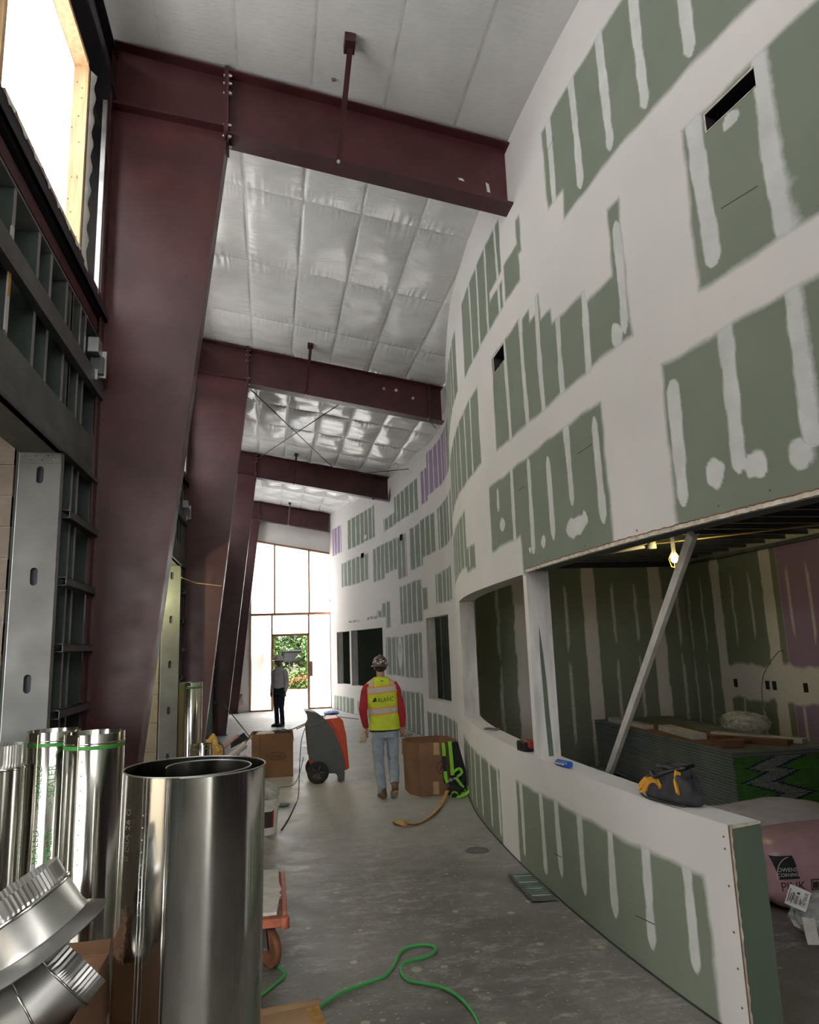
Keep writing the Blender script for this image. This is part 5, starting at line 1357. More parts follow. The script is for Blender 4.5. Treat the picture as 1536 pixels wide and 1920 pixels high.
# ---- on the sills of the curved wall
def toolbag():
    t = thing('tool_bag', (2.40, 4.18, SILL), .2, 'slumped black and yellow tool bag on the near end of the low wall', 'tool bag')
    n, m = 36, 14; vs = []; fs = []
    for i in range(m + 1):
        v = i / m; z = .012 + .155 * math.sin(v * math.pi / 2) ** .8
        k = (1 - .35 * v ** 2) * (1 if v > .06 else .94)
        for j in range(n):
            a = 2 * math.pi * j / n; e = 1 + .07 * math.sin(3 * a + 4 * v) + .05 * math.sin(7 * a - 9 * v)
            c, s = math.cos(a), math.sin(a)
            c = math.copysign(abs(c) ** .75, c); s = math.copysign(abs(s) ** .75, s)
            vs.append((.10 * k * e * c - .015, .20 * k * e * s, z + .018 * math.sin(2 * a + 1) * v))
    for i in range(m):
        for j in range(n): fs.append((i * n + j, i * n + (j + 1) % n, (i + 1) * n + (j + 1) % n, (i + 1) * n + j))
    fs.append(tuple(range(n))[::-1])
    obj('body', MB().add(vs, fs), 'bag_black', t, True)
    obj('mouth', MB().prism([(-.05, -.10), (.05, -.11), (.06, .08), (-.04, .10)], 'z', .12, .205), 'bag_black', t, bevel=.02)
    obj('mouth_rim', MB().tube([(-.05, -.10, .2), (.05, -.11, .215), (.06, .08, .2), (-.04, .10, .195), (-.05, -.10, .2)], .012, 8), 'black_plastic', t, True)
    for P, w in (([(-.112, .15, .05), (-.108, .11, .11), (-.10, .05, .125), (-.113, .0, .09)], .035), ([(-.115, .16, .04), (-.118, .17, .075), (-.108, .12, .125)], .03), ([(-.06, -.10, .19), (-.095, -.12, .13), (-.118, -.15, .08)], .035)):
        obj('yellow_panel', ribbon(P, w, (0, .3, .9), .006), 'bag_yellow', t)
    obj('handle', MB().tube(curve_pts([(-.04, -.08, .20), (-.11, -.04, .18), (-.13, .02, .15), (-.10, .08, .17)]), .012, 8), 'black_plastic', t, True)
    obj('piping', MB().tube(curve_pts([(-.12, -.20, .02), (-.125, -.05, .016), (-.125, .10, .016), (-.10, .20, .025)]), .007, 8), 'black_plastic', t, True)
toolbag()
b = thing('blue_packet', (2.255, 5.56, SILL), .25, 'small blue packet lying on the low wall beside the post', 'packet')
obj('pack', MB().tube([(0, -.085, .028), (0, .07, .028)], [(.032, .027), (.032, .027)], 8), 'blue_pack', b, bevel=.003)
obj('white_end', MB().tube([(0, .07, .028), (0, .085, .028)], [(.031, .026), (.026, .022)], 8), 'paper_white', b); obj('dark_hole', MB().tube([(0, .0855, .028), (0, .087, .028)], .018, 10), 'black_plastic', b)
for y, w in ((-.05, .03), (-.012, .016), (.01, .02), (.035, .02)): obj('print', MB().box(-.0335, -.0325, y, y + w, .022, .034), 'print_white', b)
b = thing('laser_level', (2.29, 6.48, SILL), .1, 'black and red power tool standing on the low wall beyond the post', 'tool')
obj('body', MB().box(-.05, .05, -.06, .12, .0, .085), 'black_plastic', b, bevel=.012); obj('red_shell', MB().box(-.02, .06, -.10, .05, .03, .10), 'tool_red', b, bevel=.015)
for y in (-.03, .02, .07): obj('guard', MB().box(-.058, -.048, y, y + .02, .0, .08), 'rubber', b, bevel=.003)
b = thing('putty_knife', (2.47, 8.15, SILL), .4, 'thin grey metal plate lying on the sill of the middle opening', 'plate')
obj('plate', MB().box(-.03, .05, -.08, .10, 0, .02), 'galv_jamb', b, bevel=.004); obj('lip', MB().box(-.03, .05, -.085, -.075, 0, .03), 'galv_stud', b)
tag(obj('leaning_stud', MB().bar((2.98, 7.02, .0), (2.49, 3.86, 2.60), .055, .035, (1, 0, .2)).bar((2.995, 7.02, .0), (2.505, 3.86, 2.60), .004, .06, (1, 0, .2)), 'plaster_board'), 'long grey steel stud leaning inside the big opening', 'stud')

# ---- painted board over a hole in the slab
b = thing('painted_board', (2.11, 6.08, 0), -.03, 'dark board smeared with green paint lying against the wall base', 'board')
obj('board', MB().hexa([(-.11, -.33, .018), (.105, -.33, .006), (.105, .31, .006), (-.10, .32, .018), (-.11, -.33, .034), (.105, -.33, .022), (.105, .31, .022), (-.10, .32, .034)]), 'tile_mud', b)
r = random.Random(8)
for k in range(11):
    y = -.27 + k * .055
    obj('paint_smear', MB().add([(-.09 + r.uniform(0, .05), y, .0348), (.08 + r.uniform(-.04, .01), y + .01, .0262), (.08, y + .03, .0262), (-.08, y + .028, .0348)], [(0, 1, 2, 3)]), ['paper_white', 'paint_green', 'paint_green'][k % 3] if 'paint_green' in MATS else 'leaf_dark', b)
b = thing('floor_cleanout', (1.995, 7.29, 0), 0, 'round cleanout cover set in the concrete floor', 'cover')
obj('cover_ring', MB().lathe([(.105, .001), (.105, .004), (.118, .004), (.118, .001)], 36), 'galv_dark', b); obj('cover_plate', MB().lathe([(.001, .0025), (.105, .0025)], 36), 'galv_jamb', b)
# ---- sticks and a blue tool at the far end
for a, c_, l in (((.52, 19.2, .012), (1.55, 22.6, .012), 'long pale stick lying on the far floor'), ((.66, 19.3, .012), (1.66, 22.7, .012), 'second pale stick lying beside the long one')):
    tag(obj('stick', MB().tube([a, c_], .014, 8), 'galv_jamb'), l, 'stick', 'sticks on the far floor')
tag(crumple('blue_sheet', (1.86, 23.2, .04), (.22, .30, .05), 'blue_tarp', None, 51), 'crumpled blue sheet on the floor near the end window', 'sheet')
tag(obj('metal_strip', MB().bar((2.0, 22.0, .008), (2.45, 21.0, .008), .05, .012), 'rust_brown'), 'thin brown strip lying along the far wall base', 'strip')

# ================================================================== STACK OF BOARDS AND BAGS IN THE DIM ROOM
def board_stack():
    t = thing('board_stack', (4.76, 7.10, 0), -.045, 'tall stack of green drywall sheets in the dim room', 'drywall stack')
    n = 44; th = .0159; r = random.Random(4)
    me = MB().box(0, 1.22, 0, 3.66, .0012, th - .0012).mesh('sheet'); me2 = me.copy(); me.materials.append(MATS['stack_grey']); me2.materials.append(MATS['stack_grey2'])
    for k in range(4):
        obj('runner', MB().box(.0, 1.22, .25 + k, .34 + k, 0, .078), 'wood_brown', t)
    shp = {'g': MB(), 'b': MB(), 'w': MB()}
    zig = [0, .05, .10, .15, .20, .25, .30, .20, .12, .07, .12, .17, .22, .28, .34, .40, .46, .40, .34, .28, .22, .16, .10, .05]
    for k in range(n):
        o = link('sheet', me if k % 2 else me2, None, t); dx, dy = r.uniform(-.008, .008), r.uniform(-.01, .01); dx += .0012 * (n - k) * .3
        o.location = (dx, dy, .08 + k * th)
        z0, z1 = .08 + k * th + .001, .08 + (k + 1) * th - .001; y = dy - .0015
        s = .12 + zig[(k // 1) % len(zig)] * .9
        if k > 39: continue
        def q(key, a, b):
            a = max(a, .0); b = min(b, 1.22)
            if b > a: shp[key].add([(dx + a, y, z0), (dx + b, y, z0), (dx + b + .015, y, z1), (dx + a + .015, y, z1)], [(0, 1, 2, 3)])
        q('g', 0, s - .06); q('b', s - .06, s); q('w', s, s + .30); q('b', s + .30, s + .37); q('g', s + .37, 1.2)
    for k_, m_ in (('g', 'stack_green'), ('b', 'stack_blue'), ('w', 'stack_print')): tag(obj('end_print', shp[k_], m_, t), kind='stuff')
    return .08 + n * th
ZS = board_stack()
def on_stack(name, x0, x1, y0, y1, h, mat, label, cat='cardboard', rz_=0., dz=0.):
    o = obj(name, MB().box(x0 - (x0 + x1) / 2, x1 - (x0 + x1) / 2, y0 - (y0 + y1) / 2, y1 - (y0 + y1) / 2, 0, h), mat, bevel=.003); o.location = ((x0 + x1) / 2, (y0 + y1) / 2, ZS + .002 + dz); o.rotation_euler = (0, 0, rz_)
    return tag(o, label, cat)
on_stack('cardboard_sheet', 4.85, 5.5, 7.6, 9.6, .012, 'cardboard', 'flat brown cardboard sheet on top of the drywall stack')
on_stack('paper_tape_box', 4.95, 5.12, 8.0, 9.0, .07, 'paper_white', 'long white carton on the middle of the drywall stack', 'carton', -.12, .013)
on_stack('paper_tape_box', 4.95, 5.08, 9.2, 10.4, .06, 'paper_white', 'long white carton at the far end of the drywall stack', 'carton', -.05, .0)
c = carton('small_carton', (5.02, 7.55, ZS + .002), .26, .30, .085, 'small open brown carton at the near edge of the drywall stack', (('y-', .07, .01),), -.25)
on_stack('corner_bead_box', 5.25, 5.40, 6.9 + .3, 8.3, .055, 'cardboard', 'long brown carton lying across the near end of the drywall stack', 'carton', .55)
on_stack('corner_bead_box', 5.55, 5.68, 7.3, 8.4, .05, 'paper_white', 'long pale carton end at the near right of the drywall stack', 'carton', .45, .0)
k = crumple('clear_bag', (5.62, 7.95, ZS + .17), (.22, .20, .11), 'clear_bag', None, 61); tag(k, 'crumpled clear bag on the drywall stack, nearer the purple wall', 'bag')
k = crumple('clear_bag', (5.85, 8.5, ZS + .13), (.2, .2, .12), 'clear_bag', None, 62); tag(k, 'second crumpled clear bag behind the first on the stack', 'bag')
tag(obj('hanging_cable', MB().tube(curve_pts([(6.98, 8.95, 1.75), (6.9, 9.0, 1.72), (6.75, 9.15, 1.4), (6.6, 9.0, 1.0), (6.5, 8.6, .88)]), .006, 6), 'galv_jamb'), 'thin grey cable curving out of the side wall', 'cable')

# ---- bundles of pink insulation
def pillow_bag(loc, dims, rz_, label, mat='pink_film', seed=1, name='insulation_bag'):
    t = thing(name, loc, rz_, label, 'insulation bag')
    n, m = 40, 20; vs = []; fs = []; rr = random.Random(seed); ph = [rr.uniform(0, 6) for _ in range(5)]
    for i in range(m + 1):
        p = math.pi * i / m
        for j in range(n):
            a = 2 * math.pi * j / n
            def se(v, e): return math.copysign(abs(v) ** e, v)
            x = se(math.sin(p), .45) * se(math.cos(a), .45); y = se(math.sin(p), .45) * se(math.sin(a), .45); z = se(math.cos(p), .55)
            w = 1 + .02 * math.sin(7 * x + 5 * z + ph[0]) + .02 * math.sin(9 * y - 4 * x + ph[1])
            vs.append((dims[0] / 2 * x * w, dims[1] / 2 * y * w, max(0, dims[2] / 2 * (1 + z * w))))
    for i in range(m):
        for j in range(n): fs.append((i * n + j, (i + 1) * n + j, (i + 1) * n + (j + 1) % n, i * n + (j + 1) % n))
    obj('bag', MB().add(vs, fs), mat, t, True)
    return t
pillow_bag((4.32, 6.05, 0), (1.5, .75, .50), .12, 'pale wrapped insulation bundle behind the pink printed one', 'wrap_white', 3)
pb = pillow_bag((4.20, 5.30, 0), (1.35, .62, .50), .06, 'pink insulation bag printed with a black logo behind the low wall', 'pink_film', 5)
bvh_bag = BVHTree.FromPolygons([v.co[:] for v in pb.children[0].data.vertices], [tuple(p.vertices) for p in pb.children[0].data.polygons])
def on_bag(u, v, off=.004):
    h_ = bvh_bag.ray_cast(Vector((u, -1, v)), Vector((0, 1, 0)))
    y = h_[0].y if h_[0] is not None else -.30
    return (u, y - off, v)
def bag_quad(u0, u1, v0, v1, mat, name, off=.004, sh=0.):
    n = 6; vs = []; fs = []
    for j in range(n + 1):
        for i in range(n + 1): vs.append(on_bag(u0 + (u1 - u0) * i / n + sh * (1 - j / n), v0 + (v1 - v0) * j / n, off))
    for j in range(n):
        for i in range(n): a = j * (n + 1) + i; fs.append((a, a + 1, a + n + 2, a + n + 1))
    obj(name, MB().add(vs, fs), mat, pb)
bag_quad(-.63, -.48, .24, .40, 'print_black', 'logo_panel', .004, .04)
text_obj('logo_text', 'OWENS', .040, lambda u, v: on_bag(-.53 + u, .305 + v, .007), 'print_white', pb); text_obj('logo_text', 'CORNING', .034, lambda u, v: on_bag(-.525 + u, .27 + v, .007), 'print_white', pb)
m = MB().tube([on_bag(-.585 + .10 * (1 - math.cos(a)) * .9 - .02, .25 + .14 * math.sin(a), .006) for a in [i * math.pi / 2 / 10 for i in range(11)]], .0022, 6); obj('logo_arc', m, 'print_white', pb)
text_obj('printed_name', 'PINK', .085, lambda u, v: on_bag(-.50 + u, .190 + v, .005), 'print_black', pb)
for a, b_, c_, d in ((-.36, -.29, .223, .231), (-.36, -.29, .156, .164), (-.36, -.353, .156, .231), (-.297, -.29, .156, .231)): bag_quad(a, b_, c_, d, 'print_black', 'printed_frame', .005)
bag_quad(-.348, -.302, .168, .213, 'print_dark', 'printed_block', .005)
cb = thing('clear_bag', (3.76, 4.62, 0), .1, 'clear plastic sack with a white numbered label in front of the pink bag', 'bag')
k = crumple('film', (.06, .02, .12), (.40, .20, .14), 'clear_bag', cb, 71, amp=.10)
lb = [(-0.413, 0.021, 0.239), (-0.35, -0.086, 0.206), (-0.264, -0.054, 0.338), (-0.319, 0.052, 0.337)]
o_, ux, uy = Vector(lb[0]), (Vector(lb[1]) - Vector(lb[0])), (Vector(lb[3]) - Vector(lb[0]))
lb[2] = tuple(o_ + ux + uy); obj('label', MB().add(lb, [(0, 1, 2, 3)]), 'print_white', cb)
nrm = ux.cross(uy).normalized(); nrm = -nrm if nrm.y > 0 else nrm
def lab(u, v): return tuple(o_ + ux * u + uy * v + nrm * .003)
text_obj('label_number', '187868', .24, lambda u, v: lab(.84 - v, .5 + u), 'print_black', cb)
for u0, a, b_ in ((.08, .12, .8), (.17, .2, .62), (.25, .12, .7), (.30, .3, .66), (.62, .2, .5), (.68, .2, .42)):
    obj('label_line', MB().add([lab(u0, a), lab(u0 + .035, a), lab(u0 + .035, b_), lab(u0, b_)], [(0, 1, 2, 3)]), 'print_dark', cb)
for i in range(9):
    u = .18 + i * .045; obj('barcode', MB().add([lab(.38, u), lab(.54, u), lab(.54, u + (.014 if i % 2 else .03)), lab(.38, u + (.014 if i % 2 else .03))], [(0, 1, 2, 3)]), 'stack_blue', cb)
obj('code_square', MB().add([lab(.42, .66), lab(.55, .66), lab(.55, .76), lab(.42, .76)], [(0, 1, 2, 3)]), 'print_black', cb)
obj('film_tail', ribbon([(-.33, -.08, .17), (-.35, -.11, .09), (-.36, -.13, .03)], .08, (.8, 0, .5)), 'paper_white', cb)
# ================================================================== PEOPLE
def fused(name, mb, mat, parent, voxel=.007, smooth=4, wrinkle=0., seed=0):
    """one continuous skin over overlapping lofted volumes"""
    me = mb.mesh(name + '_src'); o = bpy.data.objects.new(name + '_src', me); COL.objects.link(o)
    r = o.modifiers.new('r', 'REMESH'); r.mode = 'VOXEL'; r.voxel_size = voxel
    s = o.modifiers.new('s', 'SMOOTH'); s.iterations = smooth; s.factor = .5
    bpy.context.view_layer.update(); dg = bpy.context.evaluated_depsgraph_get()
    out = bpy.data.meshes.new_from_object(o.evaluated_get(dg)); bpy.data.objects.remove(o)
    if wrinkle:
        n = len(out.vertices); co = np.empty(n * 3); out.vertices.foreach_get('co', co); co = co.reshape(-1, 3)
        no = np.empty(n * 3); out.vertex_normals.foreach_get('vector', no); no = no.reshape(-1, 3)
        x, y, z = co.T
        f = np.sin(z * 34 + 6 * np.sin(x * 9 + seed) + seed) * .5 + np.sin(z * 61 + x * 25 + y * 19 + seed * 2) * .3 + np.sin(x * 40 - y * 33 + z * 12) * .2
        co += no * (f * wrinkle)[:, None]; out.vertices.foreach_set('co', co.ravel()); out.update()
    out.name = name; out.materials.clear(); out.materials.append(MATS[mat]); out.shade_smooth()
    return link(name, out, mat, parent)
def hand(m, wrist, down, fwd, side, curl=.5, k=1.0):
    """palm, four fingers and a thumb hanging from the wrist; side is the thumb direction"""
    w = Vector(wrist); d = Vector(down).normalized(); f = Vector(fwd).normalized(); s = Vector(side).normalized()
    # d: towards fingertips, f: palm normal (fingers curl that way), s: across the palm towards the thumb
    m.tube([w - d * .02, w + d * .02, w + d * .06, w + d * .095], [(.026 * k, .02 * k), (.034 * k, .018 * k), (.042 * k, .017 * k), (.040 * k, .014 * k)], 14, True, tuple(f))
    for i, (off, L) in enumerate(((.032, .070), (.011, .078), (-.011, .072), (-.031, .056))):
        b = w + d * .088 + s * off * k
        p1 = b + (d * math.cos(curl * .5) + f * math.sin(curl * .5)) * L * .45
        p2 = p1 + (d * math.cos(curl * 1.3) + f * math.sin(curl * 1.3)) * L * .33
        p3 = p2 + (d * math.cos(curl * 2.0) + f * math.sin(curl * 2.0)) * L * .25
        m.tube([b - d * .015, p1, p2, p3], [.0095 * k, .009 * k, .0083 * k, .0068 * k], 8)
    b = w + d * .03 + s * .028 * k
    p1 = b + (d * .75 + s * .6 + f * .25) * .042; p2 = p1 + (d * .9 + s * .1 + f * .35) * .034
    m.tube([b - s * .012, p1, p2], [.013 * k, .0105 * k, .008 * k], 8)
def head(m, c, fwd, tilt=0.):
    c = Vector(c); f = Vector(fwd).normalized(); up = Vector((0, 0, 1)); s = f.cross(up).normalized()
    def L(x, y, z): return c + s * x + f * y + up * z
    m.ball(c, .001, 6, 4)
    rot = Matrix((s, f, up)).transposed().to_4x4()
    def el(x, y, z, r):
        q = MB().ball((0, 0, 0), r, 22, 14); q.xf(Matrix.Translation(L(x, y, z)) @ rot); m.add(q.v, q.f)
    el(0, -.010, .025, (.076, .096, .095)); el(0, .022, -.045, (.060, .070, .075)); el(0, .052, -.088, (.034, .030, .024))
    el(0, .098, -.018, (.012, .016, .022)); el(0, .084, .012, (.010, .016, .02)); el(0, .080, .030, (.05, .014, .012))
    el(0, .084, -.052, (.024, .012, .008)); el(0, .082, -.064, (.022, .012, .007))
    for q in (-1, 1):
        el(q * .078, -.008, -.015, (.010, .020, .032)); el(q * .034, .064, -.022, (.02, .02, .018))
def hard_hat(parent, c, fwd, mat, label=None):
    f = Vector(fwd).normalized(); up = Vector((0, 0, 1)); s = f.cross(up).normalized()
    rot = Matrix((s, f, up)).transposed().to_4x4()
    h = thing('hard_hat', (0, 0, 0)); h.parent = parent
    T = Matrix.Translation(Vector(c)) @ rot
    prof = []
    for i in range(13):
        a = math.pi / 2 * i / 12; prof.append((.118 * math.cos(a) ** .9 if i < 12 else .002, .135 * math.sin(a)))
    sh = MB().lathe(prof, 36); sh.v = [(x * .93, y * 1.10, z) for x, y, z in sh.v]
    sh2 = MB().lathe([(r * .96, z * .96) for r, z in prof], 36); sh2.v = [(x * .93, y * 1.10, z) for x, y, z in sh2.v]
    sh.add(sh2.v, sh2.f); obj('shell', sh.xf(T), mat, h, True, angle=50)
    vs = []; fs = []; n = 40
    for k in range(n):
        a = 2 * math.pi * k / n; c_, s_ = math.cos(a), math.sin(a); ext = .018 + .040 * max(0, s_) ** 2
        for r, z in ((.112, .004), (.118 + ext, -.012 - .006 * max(0, s_)), (.112, -.004)): vs.append((c_ * r * .95, s_ * r * 1.10, z))
    for k in range(n):
        j = (k + 1) % n
        for q in range(3): fs.append((3 * k + q, 3 * j + q, 3 * j + (q + 1) % 3, 3 * k + (q + 1) % 3))
    obj('brim', MB().add(vs, fs).xf(T), mat, h, True, angle=50)
    obj('crown_ridge', MB().tube([T @ Vector((0, -.10, .085)), T @ Vector((0, -.06, .122)), T @ Vector((0, 0, .138)), T @ Vector((0, .06, .122)), T @ Vector((0, .10, .085))], .012, 8), mat, h, True)
    return h, T

# ---- the worker walking away
wa = thing('person', (1.46, 9.97, 0), 0, 'worker walking away in a lime safety vest, red sleeves and a dark hard hat', 'person')
LEG_L = [(-.02, .0, .92), (-.035, .015, .72), (-.03, .035, .49), (-.015, -.005, .28), (.01, -.01, .10)]
LEG_R = [(.155, .0, .92), (.165, .03, .72), (.175, .055, .50), (.165, -.04, .34), (.155, -.115, .175)]
ARM_R = [(.17, .0, 1.49), (.225, -.01, 1.42), (.285, -.025, 1.17), (.305, .01, 1.04), (.31, .04, .925)]
ARM_L = [(-.13, .0, 1.48), (-.185, .0, 1.41), (-.235, -.01, 1.17), (-.215, .03, 1.05), (-.185, .075, .93)]
def torso(m, k=0., lo=.84, hi=1.56):
    R = [(.80, .07, .135, .085), (.90, .07, .160, .108), (1.0, .065, .162, .112), (1.12, .055, .150, .103), (1.28, .04, .175, .118), (1.40, .03, .185, .115), (1.48, .022, .165, .095), (1.53, .02, .11, .075), (1.57, .02, .065, .06)]
    R = [r for r in R if lo - .09 <= r[0] <= hi + .02]
    m.tube([(r[1], .0, r[0]) for r in R], [(r[2] + k, r[3] + k) for r in R], 28)
m = MB(); torso(m)
m.tube([(.02, -.005, 1.50), (.02, .0, 1.60), (.02, .012, 1.68)], [.062, .056, .056], 18)
head(m, (.022, .02, 1.735), (.10, 1, 0))
for P, sg in ((LEG_L, 1), (LEG_R, -1)): m.tube(P, [.082, .074, .056, .056, .040], 18)
for P in (ARM_R, ARM_L): m.tube(P, [.056, .052, .042, .038, .027], 16)
hand(m, ARM_R[-1], (.02, .10, -1), (-.5, .6, .1), (-.2, .95, 0), .55, 1.05); hand(m, ARM_L[-1], (.0, .12, -1), (.5, .6, .1), (.2, .95, 0), .8, 1.05)
# feet inside the boots
m.tube([(.01, -.03, .06), (.012, .06, .05), (.0, .15, .035)], [(.036, .045), (.042, .035), (.035, .022)], 14, True, (0, 0, 1))
m.tube([(.155, -.115, .175), (.155, -.07, .085), (.155, -.02, .04)], [(.036, .04), (.042, .033), (.035, .022)], 14, True, (0, 0, 1))
BODY_A = fused('body', m, 'skin', wa, .0062, 2)
m = MB()
m.tube([(.07, 0, .80), (.07, 0, .86), (.068, 0, .96), (.065, 0, 1.02)], [(.165, .115), (.178, .13), (.176, .126), (.17, .12)], 28)
m.tube(LEG_L[:4] + [(.0, -.008, .16), (.005, -.008, .095)], [.095, .088, .070, .068, .062, .060], 20); m.tube(LEG_R[:4] + [(.158, -.095, .215)], [.095, .088, .072, .070, .062], 20)
fused('jeans', m, 'jeans', wa, .009, 3, .0045, 1)
m = MB(); torso(m, .014, .95, 1.55)
for P in (ARM_R, ARM_L): m.tube(P, [.078, .070, .058, .050, .038], 18)
fused('red_shirt', m, 'red_knit', wa, .009, 3, .003, 2)
m = MB()
V = [(.885, .062, .212, .150), (.95, .060, .212, .150), (1.10, .052, .204, .142), (1.28, .036, .220, .150), (1.40, .028, .236, .146), (1.475, .022, .232, .128), (1.53, .02, .196, .106), (1.575, .02, .125, .090), (1.60, .02, .085, .076)]
m.tube([(r[1], .0, r[0]) for r in V], [(r[2], r[3]) for r in V], 32)
VEST = fused('safety_vest', m, 'hi_vis_vest', wa, .009, 3, .0035, 3)
obj('hair', MB().ball((.022, .0, 1.742), (.082, .098, .088), 22, 14), 'hair', wa, True)
hh, T = hard_hat(wa, (.022, .012, 1.752), (.10, 1, 0), 'hat_maroon')
r = random.Random(2)
for k in range(7):
    a = math.radians(-150 + 20 * k); z = .045 + .016 * math.sin(k * 2.1)
    rr = .128; cx, cy = math.cos(a) * rr * .93 * .965, math.sin(a) * rr * 1.10 * .965
    st = MB().ball((0, 0, 0), (.017, .005, .017 if k % 2 else .012), 10, 6).xf(T @ Matrix.Translation((cx * .97, cy * .97, z)) @ Matrix.Rotation(a + math.pi / 2, 4, 'Z')); obj('sticker', st, 'sticker', hh, True)
for k in range(5):
    a = math.radians(-140 + 26 * k); st = MB().ball((0, 0, 0), (.022, .004, .008), 10, 6).xf(T @ Matrix.Translation((math.cos(a) * .098, math.sin(a) * .112, .082)) @ Matrix.Rotation(a + math.pi / 2, 4, 'Z')); obj('sticker', st, 'print_black' if k % 2 else 'reflective', hh, True)
def boot(parent, heel, toe, sole_n, mat, solemat, shaft):
    heel = Vector(heel); toe = Vector(toe); nrm = Vector(sole_n).normalized(); d = (toe - heel)
    m = MB(); m.tube([heel - d * .04 + nrm * .05, heel + d * .15 + nrm * .055, heel + d * .5 + nrm * .05, heel + d * .85 + nrm * .035, toe + nrm * .03], [(.034, .038), (.044, .050), (.046, .040), (.048, .032), (.030, .022)], 18, True, tuple(nrm))
    m.tube([heel + d * .10 + nrm * .04, Vector(shaft)], [.046, .048], 18)
    b = thing('boot', (0, 0, 0)); b.parent = parent
    fused('upper', m, mat, b, .007, 3)
    obj('sole', MB().tube([heel - d * .06 + nrm * .008, heel + d * .05 + nrm * .008, heel + d * .5 + nrm * .008, heel + d * .85 + nrm * .008, toe + d * .02 + nrm * .008], [(.026, .010), (.042, .011), (.044, .011), (.050, .011), (.030, .009)], 16, True, tuple(nrm)), solemat, b, True)
boot(wa, (.015, -.085, .004), (-.002, .19, .004), (0, 0, 1), 'boot', 'boot_sole', (.008, -.012, .16))
boot(wa, (.155, -.185, .12), (.157, -.01, .012), (0, .52, .85), 'boot', 'boot_sole', (.156, -.105, .235))
bv = BVHTree.FromPolygons([v.co[:] for v in VEST.data.vertices], [tuple(p.vertices) for p in VEST.data.polygons])
def on_vest(u, z):
    h_ = bv.ray_cast(Vector((u, -1, z)), Vector((0, 1, 0))); return (u, (h_[0].y if h_[0] is not None else -.14) - .004, z)
text_obj('logo_text', 'ALARIC', .078, lambda u, v: on_vest(.062 + u * .85, 1.300 + v + u * .05), 'print_black', wa)
obj('neck_label', MB().add([on_vest(.0, 1.54), on_vest(.045, 1.543), on_vest(.045, 1.552), on_vest(.0, 1.55)], [(0, 1, 2, 3)]), 'print_black', wa)
pts = [(-.125, 1.268), (-.085, 1.335), (-.068, 1.325), (-.06, 1.27), (-.075, 1.285), (-.09, 1.268), (-.10, 1.28)]
obj('logo_mark', MB().add([on_vest(*p) for p in pts], [(0, 1, 5, 6), (1, 2, 3, 4), (1, 4, 5)]), 'print_black', wa)
obj('radio_pocket', MB().add([on_vest(.165, 1.14), on_vest(.21, 1.15), on_vest(.212, 1.20), on_vest(.165, 1.195)], [(0, 1, 2, 3)]), 'paper_white', wa)
obj('wrist_band', MB().tube([(.31, .035, .955), (.31, .037, .945)], .036, 14), 'harness_black', wa)
g = thing('work_gloves', (1.245, 10.06, .84), 0, 'tan work gloves held in the left hand of the walking worker', 'gloves')
m = MB(); m.tube([(0, 0, .06), (0, .01, .01), (-.005, .02, -.05)], [(.03, .02), (.045, .025), (.045, .022)], 12)
for k, x in enumerate((-.04, -.015, .012, .036)): m.tube([(x, .02, -.04), (x - .012, .03, -.085), (x - .015, .045, -.11)], [.013, .012, .009], 8)
fused('glove', m, 'glove_tan', g, .006, 2); obj('cuff', MB().lathe([(.040, .05), (.044, .10), (.040, .10), (.036, .05)], 16), 'paper_white', g, True)

# ---- the man standing by the doorway
wb = thing('person', (.23, 20.28, 0), math.radians(138), 'man standing by the far doorway in a white hard hat and grey shirt', 'person')
wb.scale = (1.0, 1.0, 1.0)
LL = [(-.09, .0, .92), (-.092, .01, .70), (-.09, .015, .49), (-.09, -.01, .28), (-.09, -.02, .09)]
LR = [(.09, .0, .92), (.092, .01, .70), (.09, .02, .49), (.09, .0, .28), (.09, -.01, .09)]
AR = [(.175, .0, 1.47), (.215, -.01, 1.40), (.245, -.035, 1.16), (.25, .0, 1.03), (.245, .035, .91)]
AL = [(-.175, .0, 1.47), (-.215, -.01, 1.40), (-.245, -.035, 1.16), (-.25, .0, 1.03), (-.245, .035, .91)]
m = MB()
TB = [(.82, .155, .10), (.92, .165, .115), (1.02, .158, .112), (1.14, .158, .118), (1.28, .172, .12), (1.40, .18, .112), (1.47, .16, .09), (1.52, .11, .07), (1.56, .065, .06)]
m.tube([(0, .01 if .95 < r[0] < 1.3 else 0, r[0]) for r in TB], [(r[1], r[2]) for r in TB], 28)
m.tube([(0, 0, 1.50), (0, .01, 1.59), (0, .022, 1.67)], [.060, .054, .054], 18); head(m, (0, .03, 1.735), (.55, .84, 0))
for P in (LL, LR): m.tube(P, [.082, .074, .056, .054, .040], 18)
for P in (AR, AL): m.tube(P, [.055, .050, .042, .036, .027], 16)
hand(m, AR[-1], (0, .10, -1), (-.8, .3, 0), (-.2, .95, 0), .5); hand(m, AL[-1], (0, .10, -1), (.8, .3, 0), (.2, .95, 0), .5)
for x in (-.09, .09): m.tube([(x, -.04, .05), (x, .05, .05), (x, .14, .03)], [(.036, .04), (.04, .034), (.034, .02)], 14, True, (0, 0, 1))
fused('body', m, 'skin_dark', wb, .0068, 2)
m = MB(); m.tube([(0, 0, .80), (0, 0, .90), (0, .0, 1.0), (0, .005, 1.04)], [(.16, .112), (.176, .128), (.17, .122), (.166, .12)], 28)
for P in (LL, LR): m.tube(P[:4] + [(P[4][0], P[4][1] - .005, .07)], [.094, .086, .068, .062, .062], 20)
fused('trousers', m, 'jeans_navy', wb, .010, 3, .003, 4)
m = MB(); TS = [(.99, .176, .128), (1.06, .182, .138), (1.14, .178, .136), (1.28, .190, .136), (1.40, .198, .128), (1.47, .178, .104), (1.52, .128, .086), (1.565, .08, .074)]
